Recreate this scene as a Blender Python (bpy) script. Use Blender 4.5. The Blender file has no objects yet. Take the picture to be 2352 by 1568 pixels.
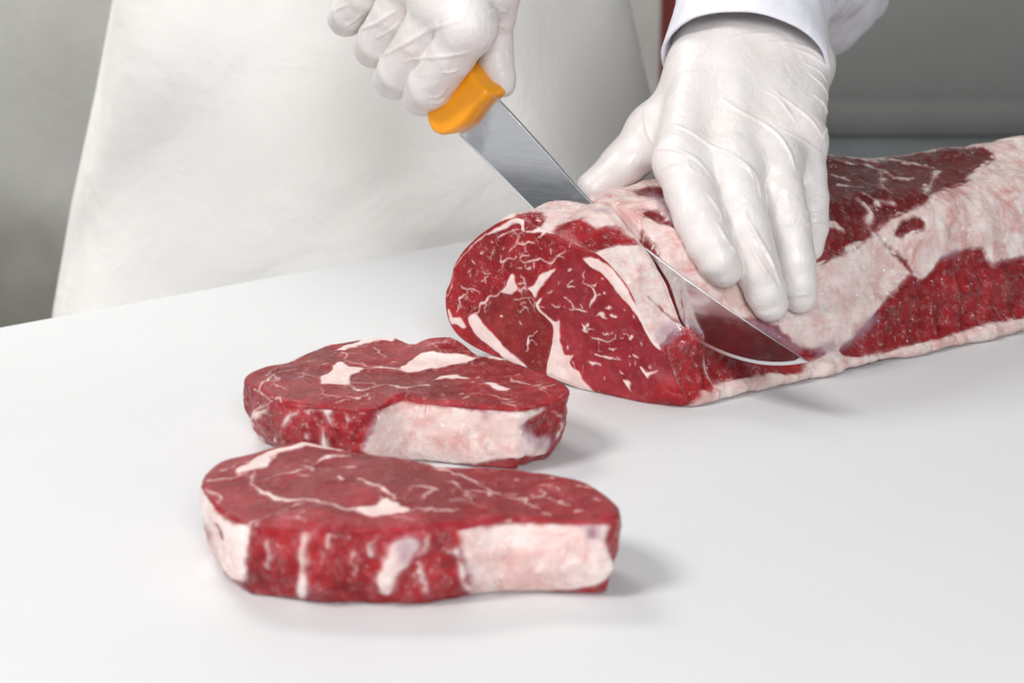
import bpy, bmesh, math, random
import numpy as np

# ------------------------------------------------------------------ camera, world, lamps, exposure
LENS, PITCH, CAM_H = 55.0, math.radians(16.0), 0.272
scene = bpy.context.scene
cam_data = bpy.data.cameras.new('camera')
cam = bpy.data.objects.new('camera', cam_data)
scene.collection.objects.link(cam)
cam.location = (0, 0, CAM_H)
cam.rotation_euler = (math.pi / 2 - PITCH, 0, 0)
cam_data.lens, cam_data.sensor_width = LENS, 36.0
cam_data.clip_start, cam_data.clip_end = 0.02, 60.0
cam_data.dof.use_dof = True
cam_data.dof.focus_distance = 0.89
cam_data.dof.aperture_fstop = 10.0
scene.camera = cam

world = bpy.data.worlds.new('World')
scene.world = world
world.use_nodes = True
world.node_tree.nodes['Background'].inputs[0].default_value = (0.94, 0.97, 1.0, 1)
world.node_tree.nodes['Background'].inputs[1].default_value = 0.17


def area_lamp(name, loc, target, size, power, color, size_y=None):
    d = bpy.data.lights.new(name, 'AREA')
    d.energy, d.color = power, color
    d.shape = 'RECTANGLE'
    d.size, d.size_y = size, size_y or size
    o = bpy.data.objects.new(name, d)
    scene.collection.objects.link(o)
    o.location = loc
    v = np.array(target, float) - np.array(loc, float)
    from mathutils import Vector
    o.rotation_euler = Vector(v).to_track_quat('-Z', 'Y').to_euler()
    return o


area_lamp('key_softbox', (-1.72, -0.20, 2.17), (0.0, 0.85, 0.03), 0.8, 54, (1.0, 0.975, 0.955))
area_lamp('front_softbox', (0.30, -1.0, 0.95), (0.08, 1.1, 0.05), 0.65, 25, (0.97, 0.985, 1.0))
area_lamp('blade_reflection_fill', (-1.55, 0.35, 0.55), (0.0, 0.9, 0.1), 1.2, 2.1, (0.98, 0.985, 1.0))  # added fill, put in to give the blade something brighter to reflect
area_lamp('room_light', (-0.9, 1.95, 1.75), (-0.6, 2.75, 0.0), 0.8, 32, (1.0, 1.0, 0.97))

scene.view_settings.view_transform = 'Standard'
scene.view_settings.look = 'None'
scene.view_settings.exposure = 0.0
scene.view_settings.gamma = 1.0
scene.view_settings.use_curve_mapping = False
scene.render.engine = 'CYCLES'
scene.cycles.use_denoising = True
scene.cycles.max_bounces = 8

# ------------------------------------------------------------------ survey: picture position -> place in the scene
FPX = 2352 * LENS / 36.0                        # measured on a 2352 x 1568 copy of the photograph
_c, _s = math.cos(PITCH), math.sin(PITCH)
EYE = np.array([0, 0, CAM_H])
FWD, UPV, RGT = np.array([0, _c, -_s]), np.array([0, _s, _c]), np.array([1.0, 0, 0])


def ray(u, v):
    return FWD + RGT * (u - 1176) / FPX + UPV * (784 - v) / FPX


def on_z(u, v, z=0.0):
    d = ray(u, v)
    return EYE + d * ((z - CAM_H) / d[2])


def on_plane(u, v, P, n):
    d = ray(u, v)
    return EYE + d * (np.dot(P - EYE, n) / np.dot(d, n))


def at_depth(u, v, depth):
    return EYE + ray(u, v) * depth


def seen_at(V):
    r = V - EYE
    z = r @ FWD
    return np.stack([1176 + FPX * (r @ RGT) / z, 784 - FPX * (r @ UPV) / z], 1)


def zm(x0, y0, k):                                # enlarged detail -> survey position
    return lambda pts: [(x0 + p[0] * k, y0 + p[1] * k) + tuple(np.array(p[2:]) * k) for p in pts]


# ------------------------------------------------------------------ numpy helpers
def unit(v):
    return v / np.linalg.norm(v)


def _hash(i, j, k, seed):
    n = (i * 374761393 + j * 668265263 + k * 2147483647 + seed * 974711) & 0xFFFFFFFF
    n = ((n ^ (n >> 13)) * 1274126177) & 0xFFFFFFFF
    return ((n ^ (n >> 16)) & 0xFFFF) / 32767.5 - 1.0


def noise3(P, scale, seed=0):
    Q = np.asarray(P, float) * scale
    I = np.floor(Q).astype(np.int64)
    Fr = Q - I
    W = Fr * Fr * (3 - 2 * Fr)
    out = 0
    for a in (0, 1):
        for b in (0, 1):
            for c in (0, 1):
                w = (W[:, 0] if a else 1 - W[:, 0]) * (W[:, 1] if b else 1 - W[:, 1]) * (W[:, 2] if c else 1 - W[:, 2])
                out = out + w * _hash(I[:, 0] + a, I[:, 1] + b, I[:, 2] + c, seed)
    return out


def fbm(P, scale, octaves=3, seed=0):
    return sum(noise3(P, scale * 2 ** o, seed + 17 * o) * 0.5 ** o for o in range(octaves))


def sstep(a, b, x):
    t = np.clip((x - a) / (b - a), 0, 1)
    return t * t * (3 - 2 * t)


def closed_curve(pts, n, tension=0.5):
    """closed Catmull-Rom through pts, resampled to n points of equal spacing"""
    P = np.array([p[:3] if len(p) > 2 else p[:2] for p in pts], float)
    m = len(P)
    t = np.linspace(0, 1, 24, endpoint=False)[:, None]
    out = []
    for i in range(m):
        a, b, c, d = P[i - 1], P[i], P[(i + 1) % m], P[(i + 2) % m]
        out.append(b + t * (c - a) * tension + t ** 2 * (2 * a - 5 * b + 4 * c - d) * tension + t ** 3 * (3 * b - a - 3 * c + d) * tension)
    C = np.concatenate(out)
    C = np.concatenate([C, C[:1]])
    L = np.concatenate([[0], np.cumsum(np.linalg.norm(np.diff(C, axis=0), axis=1))])
    s = np.linspace(0, L[-1], n, endpoint=False)
    return np.stack([np.interp(s, L, C[:, k]) for k in range(C.shape[1])], 1), L[-1]


def open_curve(pts, n):
    P = np.array(pts, float)
    P = np.concatenate([[2 * P[0] - P[1]], P, [2 * P[-1] - P[-2]]])
    t = np.linspace(0, 1, 20, endpoint=False)[:, None]
    out = []
    for i in range(1, len(P) - 2):
        a, b, c, d = P[i - 1], P[i], P[i + 1], P[i + 2]
        out.append(b + .5 * (t * (c - a) + t ** 2 * (2 * a - 5 * b + 4 * c - d) + t ** 3 * (3 * b - a - 3 * c + d)))
    C = np.concatenate(out + [P[-2:-1]])
    L = np.concatenate([[0], np.cumsum(np.linalg.norm(np.diff(C, axis=0)[:, :2], axis=1))])
    s = np.linspace(0, L[-1], n)
    return np.stack([np.interp(s, L, C[:, k]) for k in range(C.shape[1])], 1)


def sd_line(Q, pts, out):
    """out = max(out, radius - distance) for a polyline of (x, y, radius)"""
    P = np.array(pts, float)
    if len(P) == 1:
        P = np.repeat(P, 2, 0)
    for i in range(len(P) - 1):
        a, b = P[i], P[i + 1]
        pad = max(a[2], b[2]) + 0.003
        near = np.nonzero((Q[:, 0] > min(a[0], b[0]) - pad) & (Q[:, 0] < max(a[0], b[0]) + pad)
                          & (Q[:, 1] > min(a[1], b[1]) - pad) & (Q[:, 1] < max(a[1], b[1]) + pad))[0]
        if not len(near):
            continue
        q = Q[near]
        ab = b[:2] - a[:2]
        h = np.clip(((q - a[:2]) @ ab) / max(ab @ ab, 1e-12), 0, 1)
        d = np.linalg.norm(q - a[:2] - h[:, None] * ab, axis=1)
        out[near] = np.maximum(out[near], a[2] + h * (b[2] - a[2]) - d)


def sd_poly(Q, pts):
    """signed distance, positive inside; corners rounded into a smooth outline"""
    P = np.array([p[:2] for p in pts], float)
    if len(P) > 4 and len(Q) > 1:
        P, _ = closed_curve(P, max(40, 4 * len(P)))
        near = np.nonzero(((Q > P.min(0) - .006) & (Q < P.max(0) + .006)).all(1))[0]
        out = np.full(len(Q), -.006)
        if len(near):
            out[near] = _sd_poly(Q[near], P)
        return out
    return _sd_poly(Q, P)


def _sd_poly(Q, P):
    d = np.full(len(Q), 1e9)
    inside = np.zeros(len(Q), bool)
    for i in range(len(P)):
        a, b = P[i - 1], P[i]
        ab = b - a
        h = np.clip(((Q - a) @ ab) / max(ab @ ab, 1e-12), 0, 1)
        d = np.minimum(d, np.linalg.norm(Q - a - h[:, None] * ab, axis=1))
        if a[1] != b[1]:
            inside ^= ((a[1] > Q[:, 1]) != (b[1] > Q[:, 1])) & (Q[:, 0] < (b[0] - a[0]) * (Q[:, 1] - a[1]) / (b[1] - a[1]) + a[0])
    return np.where(inside, d, -d)


def organic(line, rng, end=.3):
    """a drawn streak made supple: rounded bends, uneven width, tapering ends"""
    if len(line) < 2:
        x, y, r = line[0]
        a = rng.uniform(0, 6.28)
        line = [(x - r * .8 * math.cos(a), y - r * .8 * math.sin(a), r * .8), (x + r * .8 * math.cos(a), y + r * .8 * math.sin(a), r * .6)]
    C = open_curve(line, 5 * len(line) + 3)
    t = np.linspace(0, 1, len(C))
    L = np.linalg.norm(C[-1, :2] - C[0, :2]) + 1e-6
    k = rng.normal(0, 1, 4)
    wave = k[0] * np.sin(6.28 * t * 1.3 + k[1] * 3) + .6 * k[2] * np.sin(6.28 * t * 3.1 + k[3] * 3)
    n = np.array([-(C[-1, 1] - C[0, 1]), C[-1, 0] - C[0, 0]]) / L
    C[:, :2] += np.outer(wave * min(.0006, L * .06), n)
    C[:, 2] *= (end + (1 - end) * np.sin(np.pi * np.clip(t, .02, .98)) ** .5) * (1 + .35 * np.sin(t * rng.uniform(5, 14) + rng.uniform(0, 6)))
    return [tuple(c) for c in C]


def point_in(poly, x, y):
    return sd_poly(np.array([[x, y]]), poly)[0] > 0


def rand_veins(poly, n, rng, step, width, turn=0.6, heading=None, branch=0.3, steps=(2, 6)):
    """random tapering, branching streaks of fat inside a polygon"""
    P = np.array([p[:2] for p in poly])
    lo, hi = P.min(0), P.max(0)
    out, tries = [], 0
    while len(out) < n and tries < n * 30:
        tries += 1
        x, y = rng.uniform(lo, hi)
        if not point_in(poly, x, y):
            continue
        a = rng.uniform(0, 6.28) if heading is None else heading + rng.normal(0, 0.35) + (math.pi if rng.random() < .5 else 0)
        stack = [(x, y, a, rng.integers(*steps), width * rng.uniform(.4, 1.3))]
        while stack:
            x, y, a, m, w = stack.pop()
            line = [(x, y, w * .5)]
            for k in range(m):
                a += rng.normal(0, turn)
                st = step * rng.uniform(.5, 1.4)
                x, y = x + st * math.cos(a), y + st * math.sin(a)
                line.append((x, y, w * (1 - .75 * (k + 1) / m)))
                if rng.random() < branch and m > 2:
                    stack.append((x, y, a + rng.choice([-1, 1]) * rng.uniform(.6, 1.3), max(1, m // 2), w * .7))
            out.append(line)
    return out


def link_mesh(name, V, faces, mat=None, parent=None, attrs=None, smooth=True):
    me = bpy.data.meshes.new(name)
    V = np.asarray(V, np.float32)
    if isinstance(faces, np.ndarray):
        me.vertices.add(len(V))
        me.vertices.foreach_set('co', V.ravel())
        k = faces.shape[1]
        me.loops.add(faces.size)
        me.loops.foreach_set('vertex_index', faces.astype(np.int32).ravel())
        me.polygons.add(len(faces))
        me.polygons.foreach_set('loop_start', np.arange(0, faces.size, k, dtype=np.int32))
        me.polygons.foreach_set('use_smooth', np.full(len(faces), smooth))
        me.update(calc_edges=True)
        me.validate()
    else:
        me.from_pydata([tuple(v) for v in V.tolist()], [], faces)
        for p in me.polygons:
            p.use_smooth = smooth
    for key, val in (attrs or {}).items():
        me.attributes.new(key, 'FLOAT', 'POINT').data.foreach_set('value', np.asarray(val, np.float32))
    if mat:
        me.materials.append(mat)
    o = bpy.data.objects.new(name, me)
    scene.collection.objects.link(o)
    if parent:
        o.parent = parent
    return o


def pick_faces(V, faces, keep, attrs):
    f = faces[keep]
    used, inv = np.unique(f, return_inverse=True)
    return V[used], inv.reshape(f.shape), {k: v[used] for k, v in attrs.items()}


def grid_faces(rows, cols, wrap=True, flip=False):
    i = np.arange(rows - 1)[:, None] * cols
    j = np.arange(cols if wrap else cols - 1)[None, :]
    jn = (j + 1) % cols
    q = np.stack([i + j, i + jn, i + cols + jn, i + cols + j], -1).reshape(-1, 4)
    return q[:, ::-1].copy() if flip else q


def grid_normals(G, wrap=True):
    du = (np.roll(G, -1, 1) - np.roll(G, 1, 1)) if wrap else np.gradient(G, axis=1)
    dv = np.gradient(G, axis=0)
    n = np.cross(du, dv)
    return n / np.maximum(np.linalg.norm(n, axis=2, keepdims=True), 1e-12)


def tag(o, label=None, cat=None, group=None, kind=None):
    for k, v in (('label', label), ('category', cat), ('group', group), ('kind', kind)):
        if v:
            o[k] = v
    return o


def empty(name, loc=(0, 0, 0)):
    o = bpy.data.objects.new(name, None)
    scene.collection.objects.link(o)
    o.location = loc
    o.empty_display_size = 0.05
    return o


# ------------------------------------------------------------------ material helpers
class Nodes:
    def __init__(self, name):
        self.mat = bpy.data.materials.new(name)
        self.mat.use_nodes = True
        self.nt = self.mat.node_tree
        self.bsdf = self.nt.nodes['Principled BSDF']
        self._co = None

    def put(self, sock, val):
        if hasattr(val, 'is_output'):
            self.nt.links.new(val, sock)
        elif val is not None:
            if hasattr(sock, 'default_value'):
                try:
                    sock.default_value = val
                except TypeError:
                    sock.default_value = (*val, 1) if len(val) == 3 else val
                except ValueError:
                    sock.default_value = (*val, 1)

    def co(self):
        if self._co is None:
            self._co = self.nt.nodes.new('ShaderNodeTexCoord').outputs['Object']
        return self._co

    def attr(self, name):
        n = self.nt.nodes.new('ShaderNodeAttribute')
        n.attribute_name = name
        return n.outputs['Fac']

    def math(self, op, a, b=None, c=None, clamp=False):
        n = self.nt.nodes.new('ShaderNodeMath')
        n.operation, n.use_clamp = op, clamp
        for s, v in zip(n.inputs, (a, b, c)):
            self.put(s, v)
        return n.outputs[0]

    def vmath(self, op, a, b):
        n = self.nt.nodes.new('ShaderNodeVectorMath')
        n.operation = op
        self.put(n.inputs[0], a)
        self.put(n.inputs[1], b)
        return n.outputs[0]

    def noise(self, scale, detail=2, rough=.5, co=None, dist=0, out=0):
        n = self.nt.nodes.new('ShaderNodeTexNoise')
        self.put(n.inputs['Vector'], co if co is not None else self.co())
        n.inputs['Scale'].default_value = scale
        n.inputs['Detail'].default_value = detail
        n.inputs['Roughness'].default_value = rough
        n.inputs['Distortion'].default_value = dist
        return n.outputs[out]

    def voronoi(self, scale, co=None, feature='DISTANCE_TO_EDGE'):
        n = self.nt.nodes.new('ShaderNodeTexVoronoi')
        n.feature = feature
        self.put(n.inputs['Vector'], co if co is not None else self.co())
        n.inputs['Scale'].default_value = scale
        return n.outputs['Distance']

    def mapping(self, scale, rot=(0, 0, 0), co=None):
        n = self.nt.nodes.new('ShaderNodeMapping')
        self.put(n.inputs['Vector'], co if co is not None else self.co())
        n.inputs['Scale'].default_value = scale
        n.inputs['Rotation'].default_value = rot
        return n.outputs[0]

    def ramp(self, x, a, b, lo=0.0, hi=1.0, smooth=True):
        n = self.nt.nodes.new('ShaderNodeMapRange')
        n.interpolation_type = 'SMOOTHSTEP' if smooth else 'LINEAR'
        for s, v in zip(n.inputs[:5], (x, a, b, lo, hi)):
            self.put(s, v)
        return n.outputs[0]

    def mix(self, f, a, b, blend='MIX'):
        n = self.nt.nodes.new('ShaderNodeMix')
        n.data_type, n.blend_type = 'RGBA', blend
        self.put(n.inputs[0], f)
        self.put(n.inputs[6], a if hasattr(a, 'is_output') else (*a, 1))
        self.put(n.inputs[7], b if hasattr(b, 'is_output') else (*b, 1))
        return n.outputs[2]

    def bump(self, h, strength, dist, normal=None):
        n = self.nt.nodes.new('ShaderNodeBump')
        n.inputs['Strength'].default_value = strength
        n.inputs['Distance'].default_value = dist
        self.put(n.inputs['Height'], h)
        if normal is not None:
            self.put(n.inputs['Normal'], normal)
        return n.outputs[0]

    def set(self, **kw):
        for k, v in kw.items():
            self.put(self.bsdf.inputs[k.replace('_', ' ')], v)
        return self.mat


def simple_mat(name, col, rough=.5, var=.1, scale=20, metal=0.0, bump=0.0, bscale=200, **kw):
    N = Nodes(name)
    f = N.noise(scale, 4, .6)
    c = N.mix(f, tuple(x * (1 - var) for x in col), tuple(min(1, x * (1 + var)) for x in col))
    N.set(Base_Color=c, Roughness=N.ramp(N.noise(scale * 3, 3), .3, .7, rough * .85, min(1, rough * 1.15)), Metallic=metal, **kw)
    if bump:
        N.set(Normal=N.bump(N.noise(bscale, 3), bump, .001))
    return N.mat

# ------------------------------------------------------------------ table, room behind
def mat_table():
    N = Nodes('white_cutting_board_plastic')
    f = N.noise(7, 4, .6)
    c = N.mix(f, (.66, .665, .672), (.71, .71, .714))
    spots = N.ramp(N.noise(38, 2, .4), .73, .80)
    c = N.mix(N.math('MULTIPLY', spots, .12), c, (.52, .50, .47))
    streak = N.noise(60, 3, .6, co=N.mapping((1, 14, 1), (0, 0, .7)))
    cut = N.noise(16, 2, .5, co=N.vmath('MULTIPLY', N.mapping((1, 1, 1), (0, 0, 1.0)), (.35, 26, 1)))
    cut = N.math('MULTIPLY', N.ramp(cut, .70, .74), N.ramp(N.noise(9, 2), .5, .65))
    c = N.mix(N.math('MULTIPLY', cut, .10), c, (.45, .45, .46))
    N.set(Base_Color=c, Roughness=N.ramp(streak, .3, .7, .46, .58), Specular_IOR_Level=.22,
          Normal=N.bump(N.math('ADD', N.noise(500, 2), N.math('MULTIPLY', streak, .5)), .05, .0005))
    return N.mat


EDGE_A, EDGE_B = on_z(0, 750), on_z(1060, 555)
EDGE = unit(EDGE_B - EDGE_A)                       # far edge of the table
BACK = np.array([-EDGE[1], EDGE[0], 0])            # away from the camera
FLOOR_Z = -0.90


def build_table():
    root = tag(empty('cutting_table', EDGE_A + EDGE * .5 - BACK * .6 + np.array([0, 0, FLOOR_Z])),
               'wide white plastic topped cutting table under the meat', 'table')
    loc = np.array(root.location)
    bm = bmesh.new()
    x0, x1, y0, y1 = -.85, 1.35, -1.25, 0.0
    vs = []
    for z in (0, -.04):
        for x, y in ((x0, y0), (x1, y0), (x1, y1), (x0, y1)):
            vs.append(bm.verts.new(EDGE_A + EDGE * x + BACK * y + np.array([0, 0, z]) - loc))
    bm.faces.new(vs[:4])
    bm.faces.new(vs[4:][::-1])
    for i in range(4):
        bm.faces.new((vs[(i + 1) % 4], vs[i], vs[4 + i], vs[4 + (i + 1) % 4]))
    bmesh.ops.bevel(bm, geom=bm.edges[:], offset=.003, segments=3, affect='EDGES', profile=.6)
    me = bpy.data.meshes.new('table_top')
    bm.to_mesh(me)
    me.materials.append(mat_table())
    o = bpy.data.objects.new('table_top', me)
    scene.collection.objects.link(o)
    o.parent = root
    steel = simple_mat('brushed_steel', (.45, .46, .47), .35, .08, 30, 1.0)
    for x in (x0 + .12, x1 - .12):
        for y in (y0 + .12, y1 - .12):
            b = EDGE_A + EDGE * x + BACK * y - loc
            a = np.linspace(0, 2 * math.pi, 16, endpoint=False)
            R = [(z, r) for z, r in ((0 + FLOOR_Z, .028), (FLOOR_Z + .03, .028), (FLOOR_Z + .035, .02), (-.041, .02))]
            V = np.concatenate([np.stack([b[0] + r * np.cos(a), b[1] + r * np.sin(a), np.full(16, z - loc[2])], 1) for z, r in R])
            link_mesh('leg', V, grid_faces(4, 16, True), steel, root)


def box_mesh(name, x, y, z, mat, parent=None, bevel=.004):
    bm = bmesh.new()
    bmesh.ops.create_cube(bm, size=1)
    for v in bm.verts:
        v.co = ((x[0] + x[1]) / 2 + v.co.x * (x[1] - x[0]), (y[0] + y[1]) / 2 + v.co.y * (y[1] - y[0]), (z[0] + z[1]) / 2 + v.co.z * (z[1] - z[0]))
    bmesh.ops.bevel(bm, geom=bm.edges[:], offset=bevel, segments=2 if bevel < .02 else 6, affect='EDGES')
    me = bpy.data.meshes.new(name)
    bm.to_mesh(me)
    me.materials.append(mat)
    o = bpy.data.objects.new(name, me)
    scene.collection.objects.link(o)
    if parent:
        o.parent = parent
    return o


def build_room():
    N = Nodes('mottled_grey_wall')
    f = N.noise(2.2, 5, .65)
    c = N.mix(f, (.29, .285, .265), (.68, .67, .64))
    c = N.mix(N.ramp(N.noise(4.5, 3, .6), .6, .75), c, (.46, .43, .37))
    sep = N.nt.nodes.new('ShaderNodeSeparateXYZ')
    N.nt.links.new(N.co(), sep.inputs[0])
    low = N.ramp(N.math('ADD', sep.outputs[2], N.math('MULTIPLY', N.math('SUBTRACT', N.noise(3.5, 3), .5), .35)), -.22, -.46)
    c = N.mix(N.math('MULTIPLY', low, .8), c, (.17, .165, .13))                  # wall darker and browner towards the bottom
    N.set(Base_Color=c, Roughness=.7, Normal=N.bump(N.noise(60, 4), .2, .004))
    wall = link_mesh('wall', [(-2.6, 2.75, FLOOR_Z), (2.8, 2.75, FLOOR_Z), (2.8, 2.75, 1.9), (-2.6, 2.75, 1.9),
                              (-2.6, 2.9, FLOOR_Z), (2.8, 2.9, FLOOR_Z), (2.8, 2.9, 1.9), (-2.6, 2.9, 1.9)],
                     [(0, 1, 2, 3), (5, 4, 7, 6), (3, 2, 6, 7), (4, 0, 3, 7), (1, 5, 6, 2)], N.mat, smooth=False)
    tag(wall, kind='structure')
    fl = link_mesh('floor', [(-2.6, -1.2, FLOOR_Z - .001), (2.8, -1.2, FLOOR_Z - .001), (2.8, 2.9, FLOOR_Z - .001), (-2.6, 2.9, FLOOR_Z - .001)],
                   [(0, 1, 2, 3)], simple_mat('grey_floor', (.30, .30, .28), .5, .2, 3), smooth=False)
    tag(fl, kind='structure')
    steel = simple_mat('dull_steel', (.42, .45, .47), .42, .1, 12, .85)
    dark = simple_mat('dark_grey_panel', (.075, .078, .07), .6, .2, 4)
    c = tag(empty('steel_counter', (1.15, 2.3, FLOOR_Z)), 'dull steel counter with dark cupboard front behind the loin', 'counter')
    o = np.array(c.location)

    def local(name, x, y, z, mat, bevel=.006):
        return box_mesh(name, (x[0] - o[0], x[1] - o[0]), (y[0] - o[1], y[1] - o[1]), (z[0] - o[2], z[1] - o[2]), mat, c, bevel)
    local('counter_top', (.36, 2.3), (2.0, 2.72), (-.155, -.115), steel)
    prof = [(2.44, .75), (2.44, .36)] + [(2.66 - .22 * math.cos(t), .36 - .472 * math.sin(t)) for t in np.linspace(.1, 1.12, 14)]  # made-up panel profile, curved so its shading grades from light to dark
    V = np.array([[(x, y, z) for x in (.40, 2.3)] for y, z in prof + [(prof[-1][0] + .01, -.113), (2.70, -.113), (2.70, .75)]]).reshape(-1, 3) - o
    link_mesh('curved_shading_panel', V, grid_faces(len(prof) + 3, 2, False, True), simple_mat('grey_panel_paint', (.33, .33, .31), .6, .15, 4), c)
    local('base', (.40, 2.3), (2.06, 2.60), (FLOOR_Z, -.156), dark)
    local('side_post', (.335, .385), (2.44, 2.49), (-.115, .06), steel)
    red = simple_mat('dark_red_paint', (.16, .018, .012), .5, .15, 5)
    d = box_mesh('red_panel', (-.0, .11), (-.02, .02), (0, 2.1), red)
    d.location = (.255, 2.72, FLOOR_Z)
    tag(d, 'narrow dark red panel against the wall behind the apron', 'panel')


build_table()
build_room()

# ------------------------------------------------------------------ raw meat material
def mat_meat():
    N = Nodes('raw_beef')
    fat, tone, marb, silv, outer = (N.attr(k) for k in ('fat', 'tone', 'marb', 'silv', 'outer'))
    rose = N.attr('rose')
    co = N.co()
    warp = N.vmath('ADD', co, N.vmath('MULTIPLY', N.vmath('SUBTRACT', N.noise(260, 2, .6, out=1), (.5, .5, .5)), (.0032, .0032, .0032)))
    # edge between fat and lean, made ragged at two sizes
    e = N.math('ADD', N.math('MULTIPLY', N.math('SUBTRACT', N.noise(420, 3, .65), .5), 1.3),
               N.math('MULTIPLY', N.math('SUBTRACT', N.noise(140, 2), .5), N.math('MULTIPLY_ADD', outer, 4.2, .3)))
    e = N.math('ADD', e, N.math('MULTIPLY', N.math('SUBTRACT', N.noise(58, 3, .6), .5), N.math('MULTIPLY', outer, 4.5)))
    fv = N.math('ADD', fat, e)
    fm = N.ramp(fv, N.math('MULTIPLY_ADD', outer, -.9, -.42), N.math('MULTIPLY_ADD', outer, 1.5, .50))
    # fine marbling
    cell = N.math('ABSOLUTE', N.math('SUBTRACT', N.noise(135, 2, .5, co=warp), .5))
    gate = N.ramp(N.noise(95, 3, .6), .46, .62)
    web = N.math('MULTIPLY', N.ramp(cell, .034, .002), N.math('MULTIPLY', gate, marb), clamp=True)
    fleck = N.math('MULTIPLY', N.ramp(N.noise(620, 2, .55, co=N.mapping((1, 1.6, 1), (.3, .2, .6), warp)), .645, .72), N.math('MULTIPLY', marb, .5), clamp=True)
    fm = N.math('MAXIMUM', fm, N.math('MAXIMUM', N.math('MULTIPLY', web, .42), fleck), clamp=True)
    # lean
    fibre = N.noise(900, 3, .6, co=N.mapping((1, .25, 1), (.2, .4, .8), warp))
    mott = N.math('MULTIPLY_ADD', N.noise(50, 3, .6), .66, N.math('MULTIPLY', N.noise(150, 4, .6), .34))
    red = N.mix(N.ramp(mott, .3, .7), (.175, .0042, .0065), (.43, .018, .026))
    brown = N.mix(N.ramp(mott, .3, .72), (.125, .0115, .0095), (.290, .042, .035))
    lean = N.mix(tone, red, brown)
    lean = N.mix(rose, lean, N.mix(N.ramp(mott, .3, .7), (.205, .016, .025), (.340, .038, .052)))
    lean = N.mix(N.ramp(fibre, .25, .8, 0, .24), lean, (.38, .050, .054))
    lean = N.mix(N.math('MULTIPLY', outer, tone), lean, N.mix(.5, lean, (.055, .004, .004)))  # toned outer lean darkened; on the loin's upper side this includes painted shade
    rot = N.vmath('MULTIPLY', N.mapping((1, 1, 1), (0, 0, -.585)), (.16, 1, 1))
    streak = N.noise(230, 4, .62, co=rot, dist=.3)
    lean = N.mix(N.math('MULTIPLY', N.ramp(streak, .58, .75), N.math('MULTIPLY', outer, .18)), lean, (.48, .17, .16))
    lean = N.mix(N.math('MULTIPLY', N.ramp(streak, .48, .30), N.math('MULTIPLY', outer, .55)), lean, (.095, .006, .008))
    # fat
    blush = N.math('MULTIPLY', N.ramp(N.noise(46, 4, .62, dist=1.2), .47, .70), outer)
    vein = N.math('MULTIPLY', N.ramp(N.math('ABSOLUTE', N.math('SUBTRACT', N.noise(55, 3, .6, dist=.8), .5)), .022, .004), N.math('MULTIPLY', outer, N.ramp(N.noise(30, 2), .58, .72)))
    white = N.mix(N.ramp(N.noise(90, 4, .6), .3, .7), (.76, .56, .53), (.86, .71, .68))
    pinkf = N.mix(N.ramp(N.noise(70, 4, .6), .3, .7), (.73, .53, .495), (.84, .73, .695))
    fatc = N.mix(outer, white, pinkf)
    fatc = N.mix(N.math('MULTIPLY', N.ramp(streak, .52, .70), N.math('MULTIPLY', outer, .26)), fatc, (.55, .20, .18))
    thin = N.math('MULTIPLY', N.ramp(fat, .9, .1), N.math('SUBTRACT', 1.0, outer))
    fatc = N.mix(N.math('MULTIPLY', thin, .70), fatc, (.66, .34, .34))
    fatc = N.mix(N.math('MULTIPLY', blush, .55), fatc, (.58, .19, .17))
    fatc = N.mix(N.math('MULTIPLY', vein, .6), fatc, (.45, .07, .06))
    col = N.mix(fm, lean, fatc)
    rim = N.math('MULTIPLY', N.ramp(N.math('ABSOLUTE', N.math('ADD', fv, .7)), 1.6, .2), N.math('MULTIPLY', outer, N.ramp(N.noise(70, 3, .6), .40, .62)))
    col = N.mix(N.math('MULTIPLY', rim, .5), col, (.40, .13, .145))
    col = N.mix(N.math('MULTIPLY', silv, .62), col, (.36, .23, .29))
    wet = N.noise(190, 4, .65)
    rough = N.math('ADD', N.ramp(wet, .35, .65, .26, .48), N.math('MULTIPLY', fm, .05))
    h = N.math('ADD', N.math('MULTIPLY', fibre, .25), N.math('ADD', N.math('MULTIPLY', N.noise(330, 4, .62), N.math('MULTIPLY_ADD', N.math('MAXIMUM', fm, N.math('MULTIPLY', outer, .75)), -.42, .62)), N.math('MULTIPLY', fm, .30)))
    h = N.math('ADD', h, N.math('MULTIPLY', N.math('MULTIPLY', outer, N.noise(130, 3, .6)), .35))
    nrm = N.bump(h, .42, .0011)
    cnrm = N.bump(N.noise(240, 2, .5), 1.0, .0060, nrm)
    N.set(Base_Color=col, Roughness=rough, Specular_IOR_Level=N.math('MULTIPLY_ADD', outer, .12, .12), Normal=nrm,
          Coat_Weight=N.math('MULTIPLY', N.ramp(wet, .47, .55, .0, 1.0), N.math('MULTIPLY_ADD', N.math('MULTIPLY', outer, outer), .85, .14)), Coat_Roughness=.07, Coat_IOR=1.7, Coat_Normal=cnrm,
          Subsurface_Weight=N.math('MULTIPLY_ADD', fm, .30, .05), Subsurface_Radius=(.0050, .0022, .0016), Subsurface_Scale=1.0)
    return N.mat


BEEF = mat_meat()


def surface_coords(px, V, Nrm, Q):
    """picture positions -> coordinates on a surface that faces the viewer there"""
    uv = seen_at(V)
    depth = (V - EYE) @ FWD
    to_eye = (EYE - V) / np.linalg.norm(EYE - V, axis=1)[:, None]
    ok = np.nonzero(np.einsum('ij,ij->i', Nrm, to_eye) > .12)[0]
    uv, depth, q = uv[ok], depth[ok], Q[ok]
    mpp = np.median(depth) / FPX
    out = []
    for p in px:
        d = np.hypot(uv[:, 0] - p[0], uv[:, 1] - p[1])
        cand = d < d.min() + 3
        i = np.nonzero(cand)[0]
        i = i[np.argmin(depth[i] + d[i] * .002)]
        out.append((q[i][0], q[i][1]) + ((p[2] * mpp,) if len(p) > 2 else ()))
    return out


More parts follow.
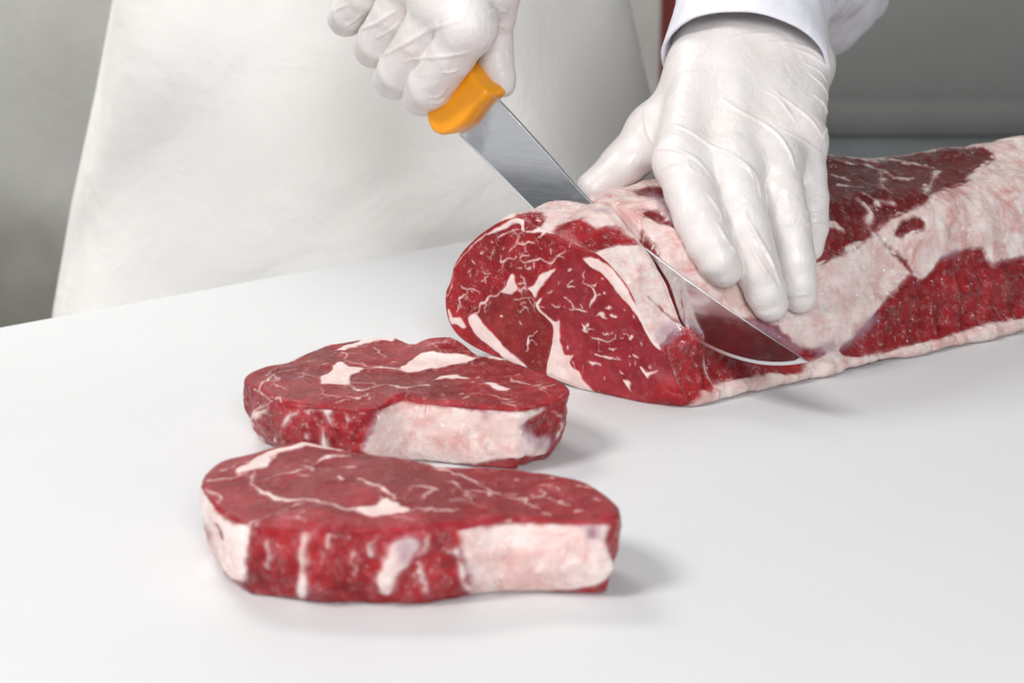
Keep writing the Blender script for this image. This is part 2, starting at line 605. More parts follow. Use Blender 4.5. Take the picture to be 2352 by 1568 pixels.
def wobble(Q, seed, a=1.0):
    P3 = np.c_[Q, np.full(len(Q), seed * .37)]
    return Q + a * np.c_[noise3(P3, 110, seed) * .0010 + noise3(P3, 330, seed + 2) * .0005, noise3(P3, 110, seed + 5) * .0010 + noise3(P3, 330, seed + 7) * .0005]


# ------------------------------------------------------------------ steaks
def build_steak(name, label, spec):
    rng = np.random.default_rng(spec['seed'])
    T, n_a, n_top, n_wall = spec['thick'], 880, 120, 62
    C, per = closed_curve([on_z(u, v, T)[:2] for u, v in spec['outline']], n_a)
    area = np.sum(C[:, 0] * np.roll(C[:, 1], -1) - C[:, 1] * np.roll(C[:, 0], -1))
    if area < 0:
        C = C[::-1]
    C = np.roll(C, -int(np.argmax(C[:, 1])), 0)
    tan = np.roll(C, -3, 0) - np.roll(C, 3, 0)
    nrm = np.stack([tan[:, 1], -tan[:, 0]], 1)
    nrm /= np.linalg.norm(nrm, axis=1)[:, None]
    cen = C.mean(0)
    arc = np.arange(n_a) * per / n_a
    rows, kinds = [], []
    ex = .0036
    for r in np.linspace(0, 1, n_top) ** .85:
        xy = cen + (C - cen) * r
        d = np.linalg.norm(C - xy, axis=1)
        z = T - ex * np.clip(1 - d / ex, 0, 1) ** 2 * .6
        rows.append(np.c_[xy, z if r else np.full(n_a, T)])
    # wall
    hs = np.linspace(0, 1, n_wall + 1)[1:]
    for k in hs:
        z = (T - ex * .6) * (1 - k)
        off = spec['barrel'] * math.sin(math.pi * min(1, k * 1.02)) ** .8 - .0035 * k ** 5
        side = spec['taper'](nrm) * k
        rows.append(np.c_[C + nrm * (off - side)[:, None], np.full(n_a, max(z, .0004))])
    base = rows[-1]
    for r in (.97, .7, .3, .0):
        rows.append(np.c_[cen + (base[:, :2] - cen) * r, np.full(n_a, .0004)])
    G = np.stack(rows)
    nr = len(rows)
    V0 = G.reshape(-1, 3)
    Nn = grid_normals(G)
    Nn[:n_top - 2] = (0, 0, 1)
    if np.mean(np.sum(Nn[n_top + 20, :, :2] * nrm, 1)) < 0:
        Nn[n_top - 2:] *= -1
    Nf = Nn.reshape(-1, 3)
    R = np.repeat(np.arange(nr), n_a)
    top, wall = R < n_top, (R >= n_top) & (R < n_top + n_wall)
    k_wall = np.zeros(len(V0))
    k_wall[wall] = hs[R[wall] - n_top]
    Qw = np.c_[np.tile(arc, nr), T * (1 - k_wall)]
    fat = np.full(len(V0), -.006)
    silv = np.zeros(len(V0))
    tone = np.zeros(len(V0))
    # cut face
    Qt = wobble(V0[top][:, :2], spec['seed'], 2.4)
    ft = np.full(top.sum(), -.006)

    def flat(pts):
        out = []
        for p in pts:
            w = on_z(p[0], p[1], T)
            dep = np.dot(w - EYE, FWD)
            out.append((w[0], w[1]) + ((p[2] * dep / FPX * 1.25,) if len(p) > 2 else ()))
        return out
    for poly in spec['top_fat']:
        ft = np.maximum(ft, sd_poly(Qt, flat(poly)))
    for line in spec['top_veins']:
        sd_line(Qt, organic(flat(line), rng), ft)
    ring = [tuple(c) for c in (cen + (C[::20] - cen) * .95)]
    for line in rand_veins(ring, spec['n_rand'], rng, .0055, .00042, heading=spec['heading']):
        sd_line(Qt, line, ft)
    for line in rand_veins(ring, spec['n_rand'] * 2, rng, .0022, .0004, heading=spec['heading'], branch=0, steps=(1, 3)):
        sd_line(Qt, line, ft)
    for poly in spec['top_lean']:
        ft = np.minimum(ft, -sd_poly(Qt, flat(poly)))
    fat[top] = ft
    edge = np.linalg.norm(V0[top][:, :2] - np.tile(C, (n_top, 1)), axis=1)
    tone[top] = np.clip(sstep(.001, .013, edge) * (.62 + .5 * fbm(V0[top], 28, 2, spec['seed'])), 0, 1)
    for poly, val in spec['top_tone']:
        m = sstep(-.002, .003, sd_poly(Qt, flat(poly)))
        tone[top] = tone[top] * (1 - m) + val * m
    # rim
    fw = np.full(wall.sum(), -.006)
    Qws = Qw[wall]
    sc = lambda pts: surface_coords(pts, V0[wall], Nf[wall], Qws)
    for poly in spec['wall_fat']:
        fw = np.maximum(fw, sd_poly(Qws, sc(poly)))
    for line in spec['wall_veins']:
        sd_line(Qws, organic(sc(line), rng, .6), fw)
    for poly in spec['wall_lean']:
        fw = np.minimum(fw, -sd_poly(Qws, sc(poly)))
    back = (arc < per * .2) | (arc > per * .8)
    fw = np.where(np.tile(back, n_wall), fbm(V0[wall], 60, 2, 5) * .004, fw)
    fat[wall] = fw
    sv = np.zeros(wall.sum())
    for poly in spec['wall_silver']:
        sv = np.maximum(sv, sstep(-.0025, .003, sd_poly(Qws, sc(poly))))
    silv[wall] = sv
    fat[R >= n_top + n_wall] = -.002
    lean_w = sstep(.001, -.001, fat)
    # relief
    lump = fbm(V0, 55, 2, spec['seed']) * .0014 + fbm(V0, 240, 2, spec['seed'] + 3) * .0005
    vert = noise3(np.c_[Qw[:, 0], Qw[:, 1] * .3, Qw[:, 0] * 0], 150, 9) * .0015
    disp = np.where(wall, (lump * 1.1 + np.clip(fat, -.0015, .0015) * .55 + vert * lean_w + lean_w * fbm(V0, 420, 2, 4) * .0002) * np.sin(np.pi * np.clip(k_wall, .05, .97)) ** .4, 0)
    disp = np.where(top, fbm(V0, 38, 3, spec['seed'] + 8) * .0013 + np.clip(fat, -.001, .001) * .35, disp)
    fade = np.where(top, sstep(0, .003, np.linalg.norm(V0[:, :2] - np.tile(C, (nr, 1)), axis=1)), 1)
    V = V0 + Nf * (disp * fade)[:, None]
    for (u, v, rad, dz) in spec['raise']:
        w = on_z(u, v, T)
        V[:, 2] += dz * np.exp(-((V0[:, 0] - w[0]) ** 2 + (V0[:, 1] - w[1]) ** 2) / rad ** 2) * np.clip(V0[:, 2] / T, 0, 1) ** 2
    V[:, 2] = np.maximum(V[:, 2], .0003)
    attrs = dict(fat=np.clip(fat * 1000, -6, 6), tone=tone,
                 marb=np.where(top, spec['marb'], .05), silv=silv, outer=np.where(wall, .85, .30), rose=np.where(top, spec['rose'], .1))
    faces = grid_faces(nr, n_a)
    fr = R[faces[:, 0]]
    cap = (fr >= n_top) & (fr < n_top + n_wall - 1) & (fat[faces].mean(1) > 0)
    loc = np.array([cen[0], cen[1], 0])
    root = tag(empty(name, loc), label, 'steak', 'cut steaks')
    for part, keep in (('cut_face', fr < n_top - 1), ('lean_side', (fr >= n_top - 1) & ~cap), ('fat_cap', cap)):
        v, f, at = pick_faces(V, faces, keep, attrs)
        link_mesh(part, v - loc, f, BEEF_FOR[spec['seed']], root, at)
    return root


BEEF_FOR = {1: BEEF, 2: BEEF}
Z5 = zm(531.0, 730.2, .3528)
Z6 = zm(431.5, 995.7, .4375)
P = lambda *a: list(a)


def wid(w, *pts):
    return [(x, y, w) for x, y in pts]


REAR = dict(
    seed=1, thick=.0342, barrel=.0026, n_rand=16, heading=.15, marb=.5, rose=.25,
    taper=lambda n: .006 * np.clip(n[:, 0], 0, 1) + .004 * np.clip(-n[:, 0], 0, 1),
    outline=Z5([(85, 385), (108, 345), (200, 308), (350, 282), (450, 242), (560, 188), (650, 168), (750, 148), (890, 132), (1000, 132),
                (1085, 136), (1135, 150), (1170, 178), (1205, 198), (1260, 192), (1380, 194), (1520, 218), (1620, 244), (1740, 248), (1840, 275),
                (1920, 302), (2010, 334), (2100, 370), (2160, 402), (2200, 442), (2196, 482), (2140, 510), (2050, 535), (1960, 558), (1880, 575),
                (1750, 570), (1620, 560), (1450, 545), (1250, 527), (1150, 520), (1060, 530), (970, 562), (900, 575), (820, 578), (740, 572), (660, 562),
                (560, 558), (460, 550), (350, 530), (260, 490), (180, 440), (115, 410)]),
    top_fat=[Z5(p) for p in (
        [(560, 410), (600, 370), (660, 330), (690, 300), (720, 290), (760, 300), (800, 315), (880, 335), (840, 350), (800, 380), (790, 430), (700, 430), (600, 425)],
        [(1080, 330), (1150, 290), (1200, 260), (1280, 250), (1400, 255), (1560, 262), (1600, 262), (1540, 285), (1450, 300), (1350, 320), (1260, 340), (1180, 345), (1120, 340)],
        [(1620, 246), (1740, 244), (1830, 262), (1850, 280), (1780, 277), (1680, 264)],
        [(690, 215), (740, 185), (800, 160), (880, 140), (1000, 133), (1080, 140), (1060, 155), (960, 155), (880, 165), (800, 195), (740, 215)],
        [(580, 185), (650, 165), (660, 175), (620, 195)],
        [(1320, 402), (1440, 365), (1500, 365), (1570, 395), (1480, 388), (1400, 400)],
        [(1640, 415), (1700, 415), (1760, 435), (1840, 440), (1830, 450), (1740, 458), (1690, 440)])],
    top_lean=[],
    top_veins=[Z5(p) for p in (
        [(780, 345, 6), (900, 330, 7), (1000, 322, 10), (1090, 328, 9)],
        wid(5, (310, 310), (270, 340), (235, 380), (180, 420), (180, 450), (230, 480), (300, 510), (330, 545)),
        wid(3.5, (390, 330), (330, 340), (280, 370), (300, 420), (400, 470)), wid(3, (430, 390), (480, 370), (560, 380)), wid(3, (480, 350), (470, 380)),
        wid(4, (580, 460), (620, 500), (700, 510), (820, 520), (900, 500), (1000, 490)),
        [(610, 450, 3), (780, 440, 4), (830, 470, 7), (880, 460, 6), (920, 440, 6), (1000, 425, 6), (1060, 425, 7), (1090, 450, 9), (1140, 460, 7), (1210, 440, 5), (1260, 435, 8), (1300, 445, 5)],
        wid(3, (690, 260), (740, 230), (730, 280), (800, 290)), wid(3, (800, 290), (900, 312), (980, 308)),
        wid(5, (1650, 490), (1720, 500), (1840, 515)), wid(4, (1540, 515), (1500, 525)), wid(3, (1980, 440), (2020, 430)), wid(2, (1780, 380), (1890, 360)),
        wid(4, (1580, 408), (1590, 412)), wid(3, (950, 180), (970, 220), (1010, 250)), wid(3, (660, 545), (700, 532), (760, 530)))],
    top_tone=[(Z5([(700, 230), (800, 190), (1000, 160), (1120, 170), (1180, 230), (1120, 290), (1000, 310), (800, 295), (710, 270)]), .25),
              (Z5([(1300, 330), (1500, 300), (1700, 280), (1900, 330), (2150, 420), (2100, 480), (1900, 540), (1650, 530), (1450, 430)]), .35),
              (Z5([(830, 370), (1200, 360), (1400, 420), (1600, 530), (1300, 520), (1000, 500)]), .95),
              (Z5([(300, 290), (560, 200), (700, 200), (640, 320), (560, 400), (400, 400), (250, 400)]), .9)],
    wall_fat=[Z5(p) for p in (
        [(860, 830), (930, 690), (970, 585), (1030, 545), (1090, 515), (1250, 525), (1450, 545), (1640, 560), (1760, 580), (1880, 582), (1990, 545), (2030, 560), (2040, 600), (2000, 640), (1940, 660), (1900, 710), (1990, 770), (2080, 790), (2020, 900), (1850, 915),
         (1600, 940), (1450, 960), (1200, 960), (1000, 940), (870, 890)],
        [(140, 620), (210, 590), (250, 600), (200, 640), (150, 660)],
        [(590, 590), (655, 590), (640, 640), (660, 690), (690, 725), (650, 700), (620, 650)],
        [(600, 730), (625, 800), (640, 860), (590, 860)])],
    wall_veins=[Z5(p) for p in (
        [(165, 425, 6), (210, 470, 9), (240, 540, 9), (190, 590, 12), (150, 640, 14), (140, 720, 12), (190, 790, 14)],
        wid(7, (480, 600), (530, 582), (620, 592)), [(295, 795, 16)], [(500, 770, 9)], wid(4, (220, 540), (240, 600)),
        wid(5, (340, 700), (380, 640), (430, 620)), wid(4, (700, 600), (760, 640), (740, 700)), wid(12, (2120, 780), (2160, 720), (2150, 690)), wid(5, (2090, 600), (2150, 640)))],
    wall_lean=[Z5([(1920, 705), (1970, 675), (2030, 680), (2080, 720), (2040, 750), (1950, 745)])],
    wall_silver=[Z5(p) for p in ([(1650, 590), (1720, 575), (1760, 600), (1700, 640), (1640, 670)], [(1890, 700), (1930, 700), (1990, 770), (2090, 780), (2100, 830), (2000, 860), (1900, 760)],
                                 [(860, 830), (930, 690), (960, 600), (950, 700), (900, 780)])],
    **{'raise': [(531 + 1290 * .3528, 730.2 + 205 * .3528, .012, .0055), (531 + 1480 * .3528, 730.2 + 212 * .3528, .012, .0055), (531 + 1120 * .3528, 730.2 + 515 * .3528, .006, .0015)]})

FRONT = dict(
    seed=2, thick=.0345, barrel=.0022, n_rand=14, heading=-.1, marb=.3, rose=.5,
    taper=lambda n: .0035 * np.clip(n[:, 0], 0, 1) + .002 * np.clip(-n[:, 0], 0, 1),
    outline=Z6([(78, 235), (110, 172), (180, 125), (300, 97), (420, 72), (560, 58), (700, 64), (850, 80), (1000, 98), (1150, 124), (1250, 142),
                (1330, 160), (1450, 167), (1600, 170), (1750, 183), (1900, 204), (2000, 222), (2100, 252), (2180, 292), (2240, 342), (2266, 392), (2256, 430),
                (2180, 442), (2060, 442), (1900, 438), (1750, 432), (1600, 442), (1450, 468), (1300, 484), (1150, 490), (1000, 494), (850, 490),
                (700, 486), (560, 476), (440, 464), (330, 452), (240, 430), (170, 385), (110, 320), (82, 275)]),
    top_fat=[Z6(p) for p in (
        [(240, 190), (330, 150), (440, 100), (560, 72), (640, 62), (860, 76), (860, 88), (700, 82), (600, 87), (500, 105), (440, 150), (400, 180), (330, 200), (250, 220)],
        [(880, 385), (980, 372), (1020, 345), (1050, 345), (1100, 370), (1170, 400), (1100, 414), (950, 412)],
        [(1200, 122), (1250, 128), (1300, 150), (1250, 165), (1220, 150)],
        [(1425, 494), (1480, 478), (1560, 450), (1700, 430), (1700, 440), (1600, 460), (1500, 490)])],
    top_lean=[],
    top_veins=[Z6(p) for p in (
        [(340, 205, 10), (335, 240, 8), (345, 280, 9), (390, 300, 9), (440, 325, 11), (500, 345, 14), (560, 350, 14), (620, 350, 8), (700, 372, 7), (780, 385, 8), (900, 390, 10), (1000, 398, 10), (1160, 405, 8)],
        [(900, 240, 6), (950, 270, 10), (1000, 290, 7), (1050, 320, 8), (1090, 350, 9)],
        [(400, 240, 2), (530, 210, 6), (620, 180, 6), (700, 150, 8), (780, 125, 11), (850, 115, 8)], wid(5, (600, 170), (660, 190)),
        [(800, 240, 15)], wid(4, (90, 235), (200, 235), (300, 215)), [(80, 270, 3), (190, 330, 5)],
        [(1280, 180, 4), (1400, 215, 7), (1480, 240, 6), (1560, 275, 4), (1640, 305, 4), (1720, 325, 9), (1780, 360, 7), (1840, 385, 6)],
        [(1190, 295, 4), (1240, 285, 5), (1290, 295, 6), (1280, 330, 5), (1250, 355, 4)],
        wid(4, (1840, 270), (1900, 280), (1930, 300)), wid(3, (1850, 290), (1855, 320)), wid(5, (2040, 290), (2060, 280), (2100, 290)),
        [(1890, 340, 3), (1960, 350, 6), (2000, 370, 4)], wid(6, (2040, 390), (2080, 390)), wid(3, (2120, 335), (2180, 345)), [(1720, 235, 5)], [(1890, 230, 5)],
        wid(3, (300, 140), (220, 180), (150, 190)), wid(6, (1180, 400), (1300, 408), (1420, 410)), wid(4, (480, 420), (560, 450), (620, 470)))],
    top_tone=[(Z6([(370, 180), (460, 110), (700, 90), (880, 110), (950, 180), (860, 230), (700, 240), (500, 260), (380, 250)]), .55),
              (Z6([(900, 110), (1200, 150), (1400, 240), (1560, 330), (1400, 390), (1150, 370), (1000, 260)]), 1.0),
              (Z6([(1450, 190), (1900, 220), (2200, 340), (2100, 420), (1800, 410), (1560, 280)]), .45),
              (Z6([(640, 300), (860, 260), (1000, 330), (960, 370), (760, 370)]), .15),
              (Z6([(90, 250), (300, 300), (480, 370), (700, 400), (1400, 430), (1400, 490), (700, 490), (300, 450)]), .12)],
    wall_fat=[Z6(p) for p in (
        [(75, 285), (110, 320), (150, 365), (200, 420), (250, 440), (330, 460), (325, 560), (310, 650), (310, 770), (240, 760), (190, 710), (150, 665), (150, 620), (100, 570), (80, 540), (60, 480)],
        [(600, 488), (642, 488), (640, 560), (622, 640), (632, 740), (622, 850), (578, 850), (580, 700), (582, 580)],
        [(1060, 600), (1100, 560), (1190, 545), (1210, 600), (1150, 700), (1090, 760), (1080, 820), (1050, 855), (1000, 830), (990, 760), (1020, 690)],
        [(1415, 510), (1480, 478), (1600, 445), (1850, 440), (2130, 450), (2200, 470), (2190, 560), (2225, 640), (2240, 700), (2150, 790), (1900, 850), (1700, 870), (1490, 880), (1480, 760), (1445, 640)],
        [(1370, 625), (1410, 595), (1435, 600), (1430, 650)])],
    wall_veins=[Z6(p) for p in (
        wid(7, (980, 555), (945, 590), (960, 640)), [(1270, 510, 6), (1250, 600, 8), (1210, 640, 10)], [(1420, 690, 10), (1450, 760, 16), (1480, 850, 18)],
        wid(4, (740, 530), (735, 600)), wid(4, (860, 640), (880, 740)), wid(3, (1210, 680), (1250, 820)), wid(3, (420, 560), (430, 700)))],
    wall_lean=[Z6(p) for p in ([(60, 555), (95, 565), (150, 625), (150, 665), (90, 640), (55, 600)], [(2110, 480), (2140, 475), (2140, 550), (2110, 540)], [(150, 480), (165, 480), (185, 550), (175, 555)])],
    wall_silver=[Z6(p) for p in ([(1095, 560), (1190, 548), (1205, 600), (1140, 690), (1100, 650)], [(2060, 460), (2170, 470), (2180, 560), (2100, 560)], [(1440, 640), (1500, 700), (1520, 860), (1480, 860)])],
    **{'raise': [(431.5 + 560 * .4375, 995.7 + 70 * .4375, .014, .002)]})

build_steak('ribeye_steak', 'thick raw ribeye steak lying between the loin and the other steak', REAR)
build_steak('ribeye_steak', 'thick raw ribeye steak with broad white fat end, lying farther from the loin', FRONT)

# ------------------------------------------------------------------ the loin being sliced
Z3 = zm(995.7, 431.5, .3387)
ZM = zm(1460.4, 298.7, .4233)
ZA = zm(995.7, 431.5, .21163)
ZB = zm(1194.9, 564.2, .2540)

CORNER = on_z(1556, 944)
FACE_DIR = unit(on_z(1025, 830) - CORNER)          # across the cut face, towards the far side
AXIS = unit(on_z(2352, 764) - CORNER)              # along the loin
FACE_N = np.array([FACE_DIR[1], -FACE_DIR[0], 0])
if FACE_N @ AXIS > 0:
    FACE_N = -FACE_N
SECTION = Z3([(1300, 1462), (1450, 1488), (1560, 1500), (1640, 1488), (1650, 1440), (1600, 1370), (1555, 1280), (1532, 1180), (1525, 1095), (1490, 1040), (1440, 960),
              (1390, 840), (1330, 700), (1260, 600), (1180, 512), (1110, 455), (1060, 435), (980, 405), (900, 370), (830, 335), (750, 300), (680, 265), (610, 222),
              (530, 207), (440, 235), (350, 290), (280, 345), (205, 420), (150, 500), (125, 560), (108, 640), (82, 700), (75, 780), (88, 870), (115, 940), (170, 1010),
              (250, 1068), (350, 1118), (500, 1175), (650, 1230), (800, 1292), (930, 1342), (1000, 1370), (1100, 1402), (1200, 1440)])


def face_pq(pts):
    out = []
    for p in pts:
        w = on_plane(p[0], p[1], CORNER, FACE_N)
        dep = np.dot(w - EYE, FWD)
        out.append((np.dot(w - CORNER, FACE_DIR), w[2]) + ((p[2] * dep / FPX * 1.32,) if len(p) > 2 else ()))
    return out


N_SEC = 820
SEC, SEC_LEN = closed_curve(face_pq(SECTION), N_SEC)
SEC[:, 1] = np.maximum(SEC[:, 1], .0006)
_t = np.roll(SEC, -4, 0) - np.roll(SEC, 4, 0)
SEC_N = np.stack([-_t[:, 1], _t[:, 0]], 1)
SEC_N /= np.linalg.norm(SEC_N, axis=1)[:, None]
SEC_C = np.array([(SEC[:, 0].min() + SEC[:, 0].max()) / 2, .045])
if np.mean(np.sum((SEC - SEC_C) * SEC_N, 1)) < 0:
    SEC_N = -SEC_N
SEC_ARC = np.arange(N_SEC) * SEC_LEN / N_SEC
P_MAX = SEC[:, 0].max()
_dent = np.array(face_pq(Z3([(860, 345)]))[0])
DENT = SEC_ARC[np.argmin(np.linalg.norm(SEC - _dent, axis=1))]
_lo, _hi = (SEC_ARC[np.argmin(np.linalg.norm(SEC - np.array(face_pq(Z3([q]))[0]), axis=1))] for q in ((1600, 1495), (1528, 1110)))
SETBACK = .0075 * sstep(_lo - .02, _lo + .004, SEC_ARC) * (1 - sstep(_hi - .012, _hi + .006, SEC_ARC))   # the lean corner is worn round
KERF, SKEW = .0262, .12                             # place and slant of the knife along the loin
LOIN_LEN = .50


def place(p, q, s):
    return CORNER + np.multiply.outer(p, FACE_DIR) + np.multiply.outer(s, AXIS) + np.multiply.outer(q, np.array([0, 0, 1.0]))


BLADE_P = CORNER + AXIS * (KERF - .0002)
BLADE_DIR = unit(FACE_DIR + SKEW * AXIS)
BLADE_N = np.array([BLADE_DIR[1], -BLADE_DIR[0], 0])
if BLADE_N @ AXIS > 0:
    BLADE_N = -BLADE_N


def on_blade(u, v):
    w = on_plane(u, v, BLADE_P, BLADE_N)
    return np.array([np.dot(w - BLADE_P, BLADE_DIR), w[2]])


BLADE_EDGE = open_curve([on_blade(*p) for p in ((1062, 310), (1128, 375), (1222, 470), (1320, 568), (1415, 652), (1500, 718), (1592, 772), (1660, 808), (1730, 831), (1795, 838), (1856, 832))], 70)


def cut_open(p, q):
    """1 above the knife's edge, where the slice is already free; 0 below"""
    k = np.argsort(BLADE_EDGE[:, 0])
    return sstep(-.001, .005, q - np.interp(p, BLADE_EDGE[k, 0], BLADE_EDGE[k, 1]))


def slice_back(p, q):
    c = cut_open(p, q)
    return KERF + SKEW * p + .0018 - c * (.0033 + .0036 * np.clip(1 - p / (P_MAX * .8), 0, 1.2))


def swell(s, pq):
    """how the loin's outline changes along its length"""
    top = sstep(.045, .085, pq[:, 1])
    a = np.interp(s, [0, KERF, KERF + .012, .07, .13, .2, .3, .5], [0, .0020, .006, .0100, .0120, .0150, .0100, .008])
    dent = np.exp(-((SEC_ARC - DENT) / .026) ** 2) * .0100 * np.clip(s / KERF, 0, 1) ** .8 * (1 - sstep(.05, .10, s))
    return top * a + dent


FACE_FAT = [ZA(p) for p in (
    [(560, 500), (640, 450), (740, 390), (850, 335), (930, 325), (975, 360), (985, 430), (1000, 480), (960, 470), (940, 410), (880, 400), (800, 430), (700, 465), (600, 500)],
    [(1000, 470), (1080, 455), (1180, 420), (1240, 440), (1230, 490), (1160, 545), (1130, 550), (1180, 500), (1090, 490)],
    [(835, 950), (870, 950), (900, 1030), (930, 1090), (925, 1120), (860, 1155), (790, 1150), (740, 1130), (790, 1070), (810, 1020)],
    [(1020, 1085), (1090, 1050), (1120, 1000), (1170, 945), (1310, 885), (1320, 900), (1270, 970), (1220, 1030), (1160, 1090), (1130, 1150), (1115, 1195), (1090, 1180), (1070, 1130)])] + \
    [Z3(p) for p in (
        [(235, 880), (290, 850), (310, 880), (350, 940), (400, 990), (460, 1050), (530, 1130), (620, 1200), (640, 1240), (520, 1185), (430, 1110), (330, 1040), (260, 960)],
        [(95, 830), (110, 835), (125, 880), (190, 890), (220, 950), (200, 960), (150, 930), (110, 920)])] + \
    [ZB(p) for p in (
        [(565, 128), (650, 105), (760, 150), (830, 200), (880, 260), (960, 370), (1020, 500), (1100, 640), (1160, 760), (1220, 840), (1290, 890), (1240, 945), (1180, 860), (1110, 750),
         (1050, 640), (960, 520), (880, 430), (800, 320), (740, 250), (640, 190)],
        [(150, 520), (200, 465), (205, 490), (185, 540), (200, 590), (250, 640), (310, 680), (355, 665), (350, 720), (360, 830), (385, 920), (410, 985), (460, 985), (490, 985), (465, 1040),
         (480, 1090), (550, 1130), (570, 1190), (620, 1260), (690, 1340), (720, 1390), (600, 1360), (450, 1330), (330, 1260), (240, 1180), (240, 1130), (260, 1000), (290, 880), (285, 720), (230, 650), (180, 600)],
        [(1085, 1100), (1120, 1110), (1150, 1140), (1220, 1130), (1170, 1170), (1145, 1200), (1130, 1170)],
        [(920, 1220), (985, 1225), (985, 1280), (1000, 1320), (970, 1290), (940, 1250)])]
FACE_VEINS = [ZA(p) for p in (
    [(560, 500, 8), (450, 600, 6), (370, 690, 6), (260, 800, 6), (220, 860, 5)], [(1000, 480, 10), (1060, 475, 12), (1130, 470, 9)],
    [(680, 540, 4), (780, 490, 6), (870, 470, 6), (900, 455, 5), (970, 465, 5)], [(930, 1110, 8), (1020, 1095, 6)],
    [(750, 1140, 6), (650, 1175, 7), (560, 1225, 9), (510, 1290, 9), (475, 1340, 10), (440, 1400, 14)],
    [(1050, 710, 4), (1000, 715, 8), (960, 745, 10), (955, 790, 6), (1000, 815, 7), (1070, 800, 7), (1130, 795, 9), (1170, 780, 6), (1220, 790, 6), (1290, 795, 7), (1320, 760, 6), (1370, 720, 8), (1430, 690, 5)],
    wid(4, (1340, 740), (1400, 760)), [(910, 745, 9), (840, 760, 6), (780, 785, 5), (730, 850, 4), (690, 890, 3)], wid(5, (720, 730), (720, 790), (760, 800)),
    wid(5, (1000, 820), (1010, 860)), wid(4, (1100, 810), (1100, 870)), wid(5, (1010, 1030), (980, 980), (950, 955)), wid(5, (920, 1060), (990, 1030), (1010, 1060)),
    wid(6, (560, 1040), (560, 990), (590, 960)), wid(5, (540, 910), (560, 940), (610, 935)), wid(5, (300, 1060), (340, 1100), (430, 1105), (510, 1140)),
    wid(8, (350, 1110), (345, 1160), (290, 1220), (260, 1310)), wid(6, (345, 1160), (380, 1200)), wid(5, (320, 1280), (290, 1290), (250, 1350)), wid(5, (420, 790), (460, 830)),
    wid(5, (420, 880), (370, 930)), wid(4, (840, 820), (845, 870)), wid(5, (890, 880), (960, 870)), wid(3, (640, 660), (600, 760)), wid(5, (620, 580), (640, 585)),
    wid(4, (870, 640), (960, 600), (980, 600)), wid(4, (740, 660), (770, 640)), wid(5, (1430, 500), (1470, 560), (1470, 640)), [(720, 1385, 12)],
    [(905, 1340, 6), (1000, 1310, 4), (1035, 1360, 4)], wid(4, (560, 1340), (570, 1270), (620, 1240)), wid(4, (920, 1450), (945, 1490)), wid(4, (810, 1450), (825, 1480)),
    wid(4, (870, 1215), (920, 1210)), wid(3, (1000, 1240), (940, 1260)), wid(9, (160, 1330), (190, 1400), (170, 1440)), wid(4, (140, 1180), (170, 1120), (200, 1000), (210, 900)))] + \
    [ZB(p) for p in (
        [(570, 235, 4), (570, 340, 5)], [(560, 350, 3), (600, 355, 4), (640, 365, 9), (665, 400, 7), (680, 440, 8), (660, 500, 8), (635, 555, 6)], wid(4, (640, 365), (690, 340)),
        wid(4, (680, 440), (730, 435)), [(415, 370, 7), (430, 345, 5), (460, 325, 4)], [(415, 375, 7), (490, 380, 3)], [(430, 235, 9), (470, 220, 4)],
        [(385, 480, 8), (440, 510, 6), (490, 570, 6), (540, 595, 6), (600, 610, 8)], wid(3, (440, 580), (490, 580)), wid(3, (540, 540), (560, 580)), wid(6, (310, 555), (350, 555)),
        [(770, 565, 4), (800, 565, 9), (825, 560, 5)], [(695, 630, 7), (740, 625, 14), (780, 665, 7)], [(810, 625, 7), (840, 640, 12), (880, 655, 5)],
        [(570, 715, 10), (600, 780, 14)], [(560, 770, 8), (660, 755, 4)], [(620, 715, 9), (600, 740, 10)], [(745, 790, 6), (800, 800, 5)], [(825, 790, 6)],
        [(920, 780, 4), (1000, 835, 6)], [(1000, 840, 18)], wid(7, (800, 930), (860, 935)), [(680, 980, 8), (740, 1000, 10), (880, 1025, 6)], [(610, 1055, 7), (660, 1065, 9), (720, 1080, 9)],
        [(985, 1005, 6)], [(1020, 990, 8), (1070, 1010, 6)], wid(7, (430, 900), (430, 930)), wid(6, (900, 1135), (930, 1165)), wid(4, (1040, 1050), (1050, 1090)), wid(4, (990, 1065), (1000, 1090)),
        [(50, 950, 6), (70, 880, 9), (80, 840, 5), (130, 790, 7), (150, 760, 4)], wid(3, (80, 850), (150, 880)), wid(4, (250, 430), (290, 410)), wid(3, (340, 330), (345, 370)),
        wid(3, (740, 290), (760, 310)), [(770, 430, 5)], wid(4, (930, 575), (940, 590)), wid(4, (1020, 630), (1025, 660)), wid(5, (1100, 880), (1110, 910)), wid(5, (1170, 1080), (1175, 1110)))]
CAP = ZA([(230, 860), (450, 620), (640, 520), (950, 480), (1250, 560), (1450, 720), (1300, 850), (1130, 950), (1000, 1080), (760, 1120), (560, 1200), (440, 1330), (280, 1340), (170, 1250)])
MIDDLE = ZA([(520, 1330), (740, 1160), (900, 1160), (1030, 1110), (1100, 1220), (1160, 1390), (1280, 1500), (1270, 1750), (1200, 2000), (1000, 2000), (640, 1560), (500, 1400)])
EYE_MUSCLE = ZB([(200, 480), (330, 220), (560, 140), (700, 260), (900, 470), (1080, 720), (1230, 940), (1260, 1150), (1150, 1420), (900, 1440), (720, 1370), (500, 1060), (380, 900), (360, 700), (220, 620)])

